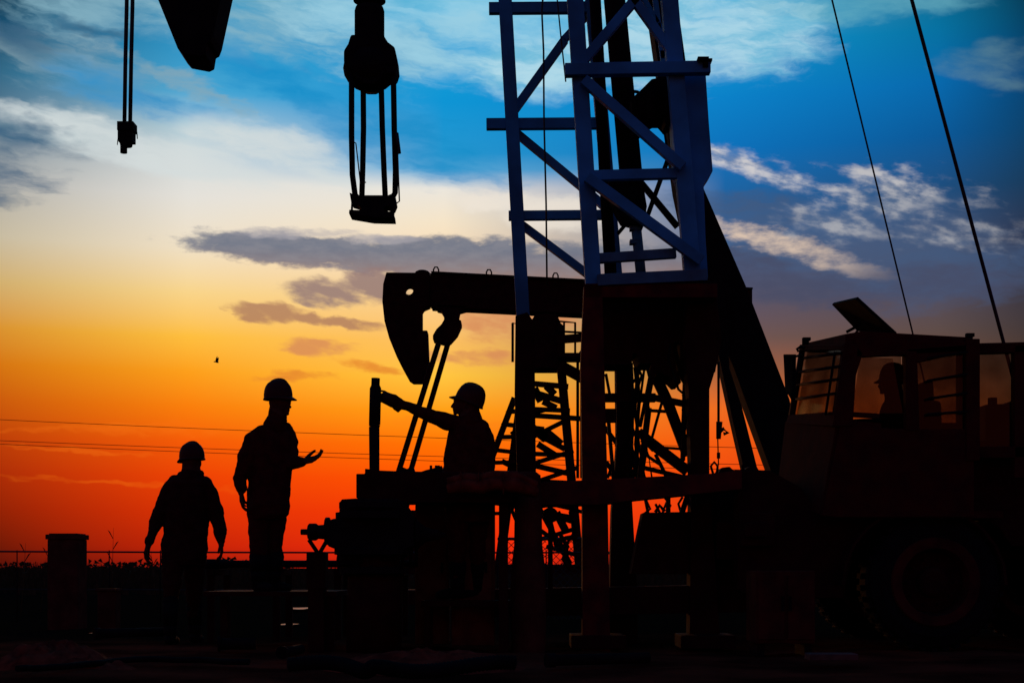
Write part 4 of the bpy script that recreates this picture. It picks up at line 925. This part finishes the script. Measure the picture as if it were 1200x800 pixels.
finish_person(w1_, g, [(hp,.12,'skin'),(u(172,649,-.14),.095,'skin'),(u(261,646,-.09),.095,'skin')], 'cloth2', seed=5)
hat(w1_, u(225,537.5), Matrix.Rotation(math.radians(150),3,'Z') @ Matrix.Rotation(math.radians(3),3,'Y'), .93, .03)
for x1, dy in ((200,-.1),(227,.22)): boot(w1_, Vector((u(x1,0,dy).x, Y1+dy*1.2, gh(u(x1,0,dy).x,Y1)+.095)), (.1,1,0), u(x1,705,dy*1.1), .068)

# --- worker 3 (reaching left to the pipe)
Y3 = 12.75; u = lambda a,b,dy=0: P(a,b,Y3+dy); k = Y3/F
w3_ = empty('person', (P(550,0,Y3).x, Y3, P(0,700,Y3).z)); tag(w3_, 'worker in hard hat behind the deck reaching one arm out to the upright pipe', 'person')
g = MB(); yw = math.radians(12)
rings(g, [(u(550,488),10*k,.07,yw),(u(549,493),17*k,.09,yw),(u(549,499),22*k,.11,yw),(u(550,508),26*k,.13,yw),(u(550,520),28*k,.14,yw),(u(549,535),29*k,.145,yw),(u(548,555),30.5*k,.15,yw),(u(548,575),29*k,.15,yw),(u(548,600),27*k,.16,yw),(u(548,612),24*k,.15,yw)])
chain(g, [(u(551,474),11*k),(u(551,484),12*k),(u(551,494),15*k)]); g.ball(u(563,502), 11*k); g.ball(u(536,497), 9.5*k)
chain(g, [(u(538,497,-.02),10*k),(u(524,494,-.1),10*k),(u(508,488,-.18),8.3*k),(u(493,482.5,-.26),7*k)])
chain(g, [(u(493,482.5,-.26),7*k),(u(480,477,-.31),5.8*k),(u(470,474,-.35),5.5*k),(u(460,469.5,-.38),7.5*k),(u(452,466,-.40),7*k)])
chain(g, [(u(466,476,-.36),6*k),(u(466.5,481,-.36),2.5*k)])
handmesh(g, u(459,468.5,-.38), (-1,-.25,.2), (.2,-.5,.9) if 0 else (-.05,-.9,.2), (0,.1,1), .98, .75, .3)
chain(g, [(u(566,505,.05),10*k),(u(571,520,.1),10*k),(u(572,545,.1),9*k),(u(566,566,-.02),8*k)]); chain(g, [(u(566,566,-.02),8*k),(u(552,572,-.2),6*k),(u(540,574,-.26),5*k)])
handmesh(g, u(540,574,-.26), (-1,-.2,-.2), (0,-.5,.8), (0,-.7,-.3), .95, .6, .2)
for x0, dy in ((536,-.05),(560,.1)):
    chain(g, [(u(x0,605,dy),14*k),(u(x0,640,dy),11.5*k),(u(x0,668,dy),9*k),(u(x0,690,dy),6.5*k)])
hp = u(546,472.5); headmesh(g, hp, math.radians(176), math.radians(-2), 0, 1.06)
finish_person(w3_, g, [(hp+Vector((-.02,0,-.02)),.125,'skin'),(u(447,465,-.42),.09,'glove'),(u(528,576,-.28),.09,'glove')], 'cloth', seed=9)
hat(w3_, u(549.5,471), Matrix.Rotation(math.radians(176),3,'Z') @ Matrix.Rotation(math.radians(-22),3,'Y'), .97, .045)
for x0, dy in ((536,-.05),(560,.1)): boot(w3_, u(x0,689,dy), (-1,-.2,0), u(x0,662,dy), .07)
# small step the third worker stands on
g = MB(); b = u(548,0); zt3 = P(0,702,Y3).z; g.box((b.x,Y3,zt3-.03),(.8,.5,.05)); 
for sx in (-.35,.35):
    for sy in (-.2,.2): g.bar((b.x+sx,Y3+sy,-.06),(b.x+sx,Y3+sy,zt3-.05),.05,.05)
tag(g.build('foot_stand','dark'), 'low steel step hidden in the dark below the reaching worker', 'step')

# --- driver
Y4 = 13.25; u = lambda a,b,dy=0: P(a,b,Y4+dy); k = Y4/F
w4_ = empty('person', u(1058,530)); tag(w4_, 'driver in a hard hat sitting in the truck cab, seen through the side window', 'person')
g = MB(); yw = math.radians(15)
rings(g, [(u(1048,468),9*k,.06,yw),(u(1049,473),15*k,.09,yw),(u(1050,480),19*k,.11,yw),(u(1052,495),21*k,.13,yw),(u(1053,512),21*k,.13,yw),(u(1054,524),22*k,.14,yw)])
chain(g, [(u(1047,455),10.5*k),(u(1048,470),12*k)])
chain(g, [(u(1040,482,-.12),8.5*k),(u(1034,500,-.14),7*k),(u(1032,508,-.14),6*k)]); chain(g, [(u(1032,508,-.14),6*k),(u(1024,502,-.13),5*k),(u(1020,499,-.12),4.2*k)])
handmesh(g, u(1019,498,-.12), (-1,0,.1), (0,-.3,1), (0,.8,.2), .9, .9, .15)
chain(g, [(u(1050,482,.2),8.5*k),(u(1038,503,.2),6.5*k),(u(1022,500,.1),4.6*k)]); handmesh(g, u(1021,499,.1), (-1,0,.1), (0,.3,1), (0,-.8,.2), .9, .9, .15)
for dy in (-.1,.12): chain(g, [(u(1052,520,dy),12*k),(u(1014,522,dy),9*k),(u(1006,560,dy),7*k)])
hp = u(1044.5,449); headmesh(g, hp, math.radians(180), 0, 0, 1.0)
finish_person(w4_, g, [(hp,.12,'skin'),(u(1014,498,-.12),.07,'skin'),(u(1014,498,.1),.07,'skin')], 'cloth2', voxel=.007, seed=14)
hat(w4_, u(1046.5,446.5), Matrix.Rotation(math.radians(180),3,'Z') @ Matrix.Rotation(math.radians(-4),3,'Y'), .95, .04)
for dy in (-.1,.12): boot(w4_, u(1005,575,dy), (-1,0,0), u(1006,560,dy), .055)
g = MB(); b = u(1056,530); g.box((b.x+.02,Y4,b.z-.02),(.5,.5,.1)); g.quad(u(1070,455,-.2),u(1070,455,.2),u(1078,530,.2),u(1078,530,-.2),.08)
o = g.build('driver_seat','rubber',tr,.02)

# ------------------------------------------------------------ things lying in the dark foreground
def tarp(px, Yq, rx, ry, h, lab, m, seed, name='tarpaulin_heap'):
    c = P(px,0,Yq); g = MB(); n, q = 44, 14; vs = [Vector((c.x,Yq,h))]
    for i in range(1,q+1):
        for k_ in range(n):
            a = 2*math.pi*k_/n; t = i/q; rr = t*(1+.25*noise.noise(Vector((math.cos(a)*2,math.sin(a)*2,seed))))
            z = h*(1-t*t)**.7 if t < 1 else 0; z += .35*h*noise.noise(Vector((math.cos(a)*t*4,math.sin(a)*t*6,seed+3)))*(1-t**4) + .12*h*math.sin(a*9+6*t+seed)*(t*(1-t)*4)
            vs.append(Vector((c.x+rx*rr*math.cos(a), Yq+ry*rr*math.sin(a), z-.04)))
    fs = [(0,1+k_,1+(k_+1)%n) for k_ in range(n)] + [(1+(i-1)*n+k_,1+i*n+k_,1+i*n+(k_+1)%n,1+(i-1)*n+(k_+1)%n) for i in range(1,q) for k_ in range(n)]
    g.add(vs, fs, True); tag(g.build(name,m,origin=(c.x,Yq,0)), lab, 'tarpaulin')
tarp(62, 10.6, .42, .5, .17, 'crumpled tarpaulin heap in the dark lower left corner', 'canvas', 1)
tarp(105, 10.1, .34, .3, .09, 'low flat tarpaulin beside the bigger heap at lower left', 'canvas', 4)
tarp(500, 10.3, .75, .5, .13, 'long low tarpaulin heap below the wellhead', 'canvas', 8)
# ribbed hose
g = MB(); pts = []; c = P(470,0,8.9)
for i in range(90):
    t = i/89; a = t*7.5; pts.append(Vector((c.x-.75+1.35*t+.13*math.sin(a), 8.95+.22*math.cos(a*.8), .075+.02*math.sin(a*2))))
rs = []; pp = []
for i in range(len(pts)-1):
    for j in range(3): pp.append(pts[i].lerp(pts[i+1],j/3)); rs.append(.05 if j==1 else .043)
g.path(pp, rs, 12); tag(g.build('ribbed_hose','rubber'), 'thick ribbed hose lying in the bottom centre foreground', 'hose')
g = MB(); pp = [P(20,0,9.4),P(60,0,9.5),P(110,0,9.9),P(160,0,10.4),P(230,0,10.3),P(300,0,10.0)]
pp = [Vector((p.x,p.y,.035)) for p in pp]; sp = []
for i in range(len(pp)-1):
    for j in range(8): sp.append(pp[i].lerp(pp[i+1],j/8)+Vector((0,.04*math.sin(i*8+j),0)))
g.path(sp, .022, 8); tag(g.build('thin_hose','rubber'), 'thin hose snaking over the mud at lower left', 'hose')
for i,(x0,y0,x1,y1,r,lab) in enumerate([(110,14.0,200,14.4,.045,'long thin pipe on the mud behind the left worker'),(330,10.9,352,11.4,.04,'short pipe lying end-on below the taller worker'),(255,12.0,300,12.05,.05,'short pipe on the mud between the two left workers'),(640,10.0,760,10.3,.04,'pipe lying on the mud under the mast')]):
    a, b = P(x0,0,y0), P(x1,0,y1); g = MB(); g.tube((a.x,y0,r+.01),(b.x,y1,r+.01),r,None,14); g.tube((a.x,y0,r+.01),Vector((a.x,y0,r+.01)).lerp(Vector((b.x,y1,r+.01)),.08),r*1.25,None,14)
    tag(g.build('ground_pipe','steel'), lab, 'pipe', 'pipes lying on the mud')
g = MB(); a, b = P(946,0,10.6), P(1002,0,10.6); g.box(((a.x+b.x)/2,10.6,.04),(b.x-a.x,.2,.05)); tag(g.build('plank','wood',bevel=.006), 'short timber plank on the ground between the tool chest and the truck wheel', 'plank')
# puddles that mirror the sky
wm = bpy.data.materials.new('puddle_water'); wm.use_nodes = True; wb = wm.node_tree.nodes['Principled BSDF']
wb.inputs['Base Color'].default_value = (.01,.006,.005,1); wb.inputs['Roughness'].default_value = .3; wb.inputs['Specular IOR Level'].default_value = .25
wn = wm.node_tree.nodes.new('ShaderNodeTexNoise'); wn.inputs['Scale'].default_value = 9; wbp = wm.node_tree.nodes.new('ShaderNodeBump'); wbp.inputs['Strength'].default_value = .1
wm.node_tree.links.new(wn.outputs[0], wbp.inputs['Height']); wm.node_tree.links.new(wbp.outputs[0], wb.inputs['Normal']); M['water'] = wm
def puddle(px, Yq, rx, ry, seed, z=.02):
    c = P(px,0,Yq); n = 36; vs = [(c.x,Yq,z)]
    for k_ in range(n):
        a = 2*math.pi*k_/n; rr = 1+.45*noise.noise(Vector((math.cos(a)*1.6,math.sin(a)*1.6,seed)))+.12*noise.noise(Vector((math.cos(a)*6,math.sin(a)*6,seed)))
        vs.append((c.x+rx*rr*math.cos(a), Yq+ry*rr*math.sin(a), z))
    g = MB(); g.add(vs, [(0,1+k_,1+(k_+1)%n) for k_ in range(n)]); tag(g.build('puddle','water'), kind='structure')
puddle(767, 95, 1.9, 14, 1, .06); puddle(338, 17.2, .1, .22, 2); puddle(352, 24, .2, .5, 3); puddle(135, 14.9, .3, .12, 5); puddle(340, 11.9, .12, .05, 6)

# ------------------------------------------------------------ camera and output
cam = bpy.data.cameras.new('camera'); co = bpy.data.objects.new('camera', cam); COL.objects.link(co)
co.location = (0,0,CZ); co.rotation_euler = (math.radians(90),0,0); cam.lens = 50; cam.sensor_width = 36; cam.sensor_fit = 'HORIZONTAL'
cam.shift_y = 265/1200; cam.clip_start = .1; cam.clip_end = 6000; S.camera = co
S.render.resolution_x = 1024; S.render.resolution_y = 682
S.view_settings.view_transform = 'Standard'; S.view_settings.look = 'None'; S.view_settings.exposure = 0; S.view_settings.gamma = 1
S.cycles.max_bounces = 6; S.cycles.transparent_max_bounces = 16
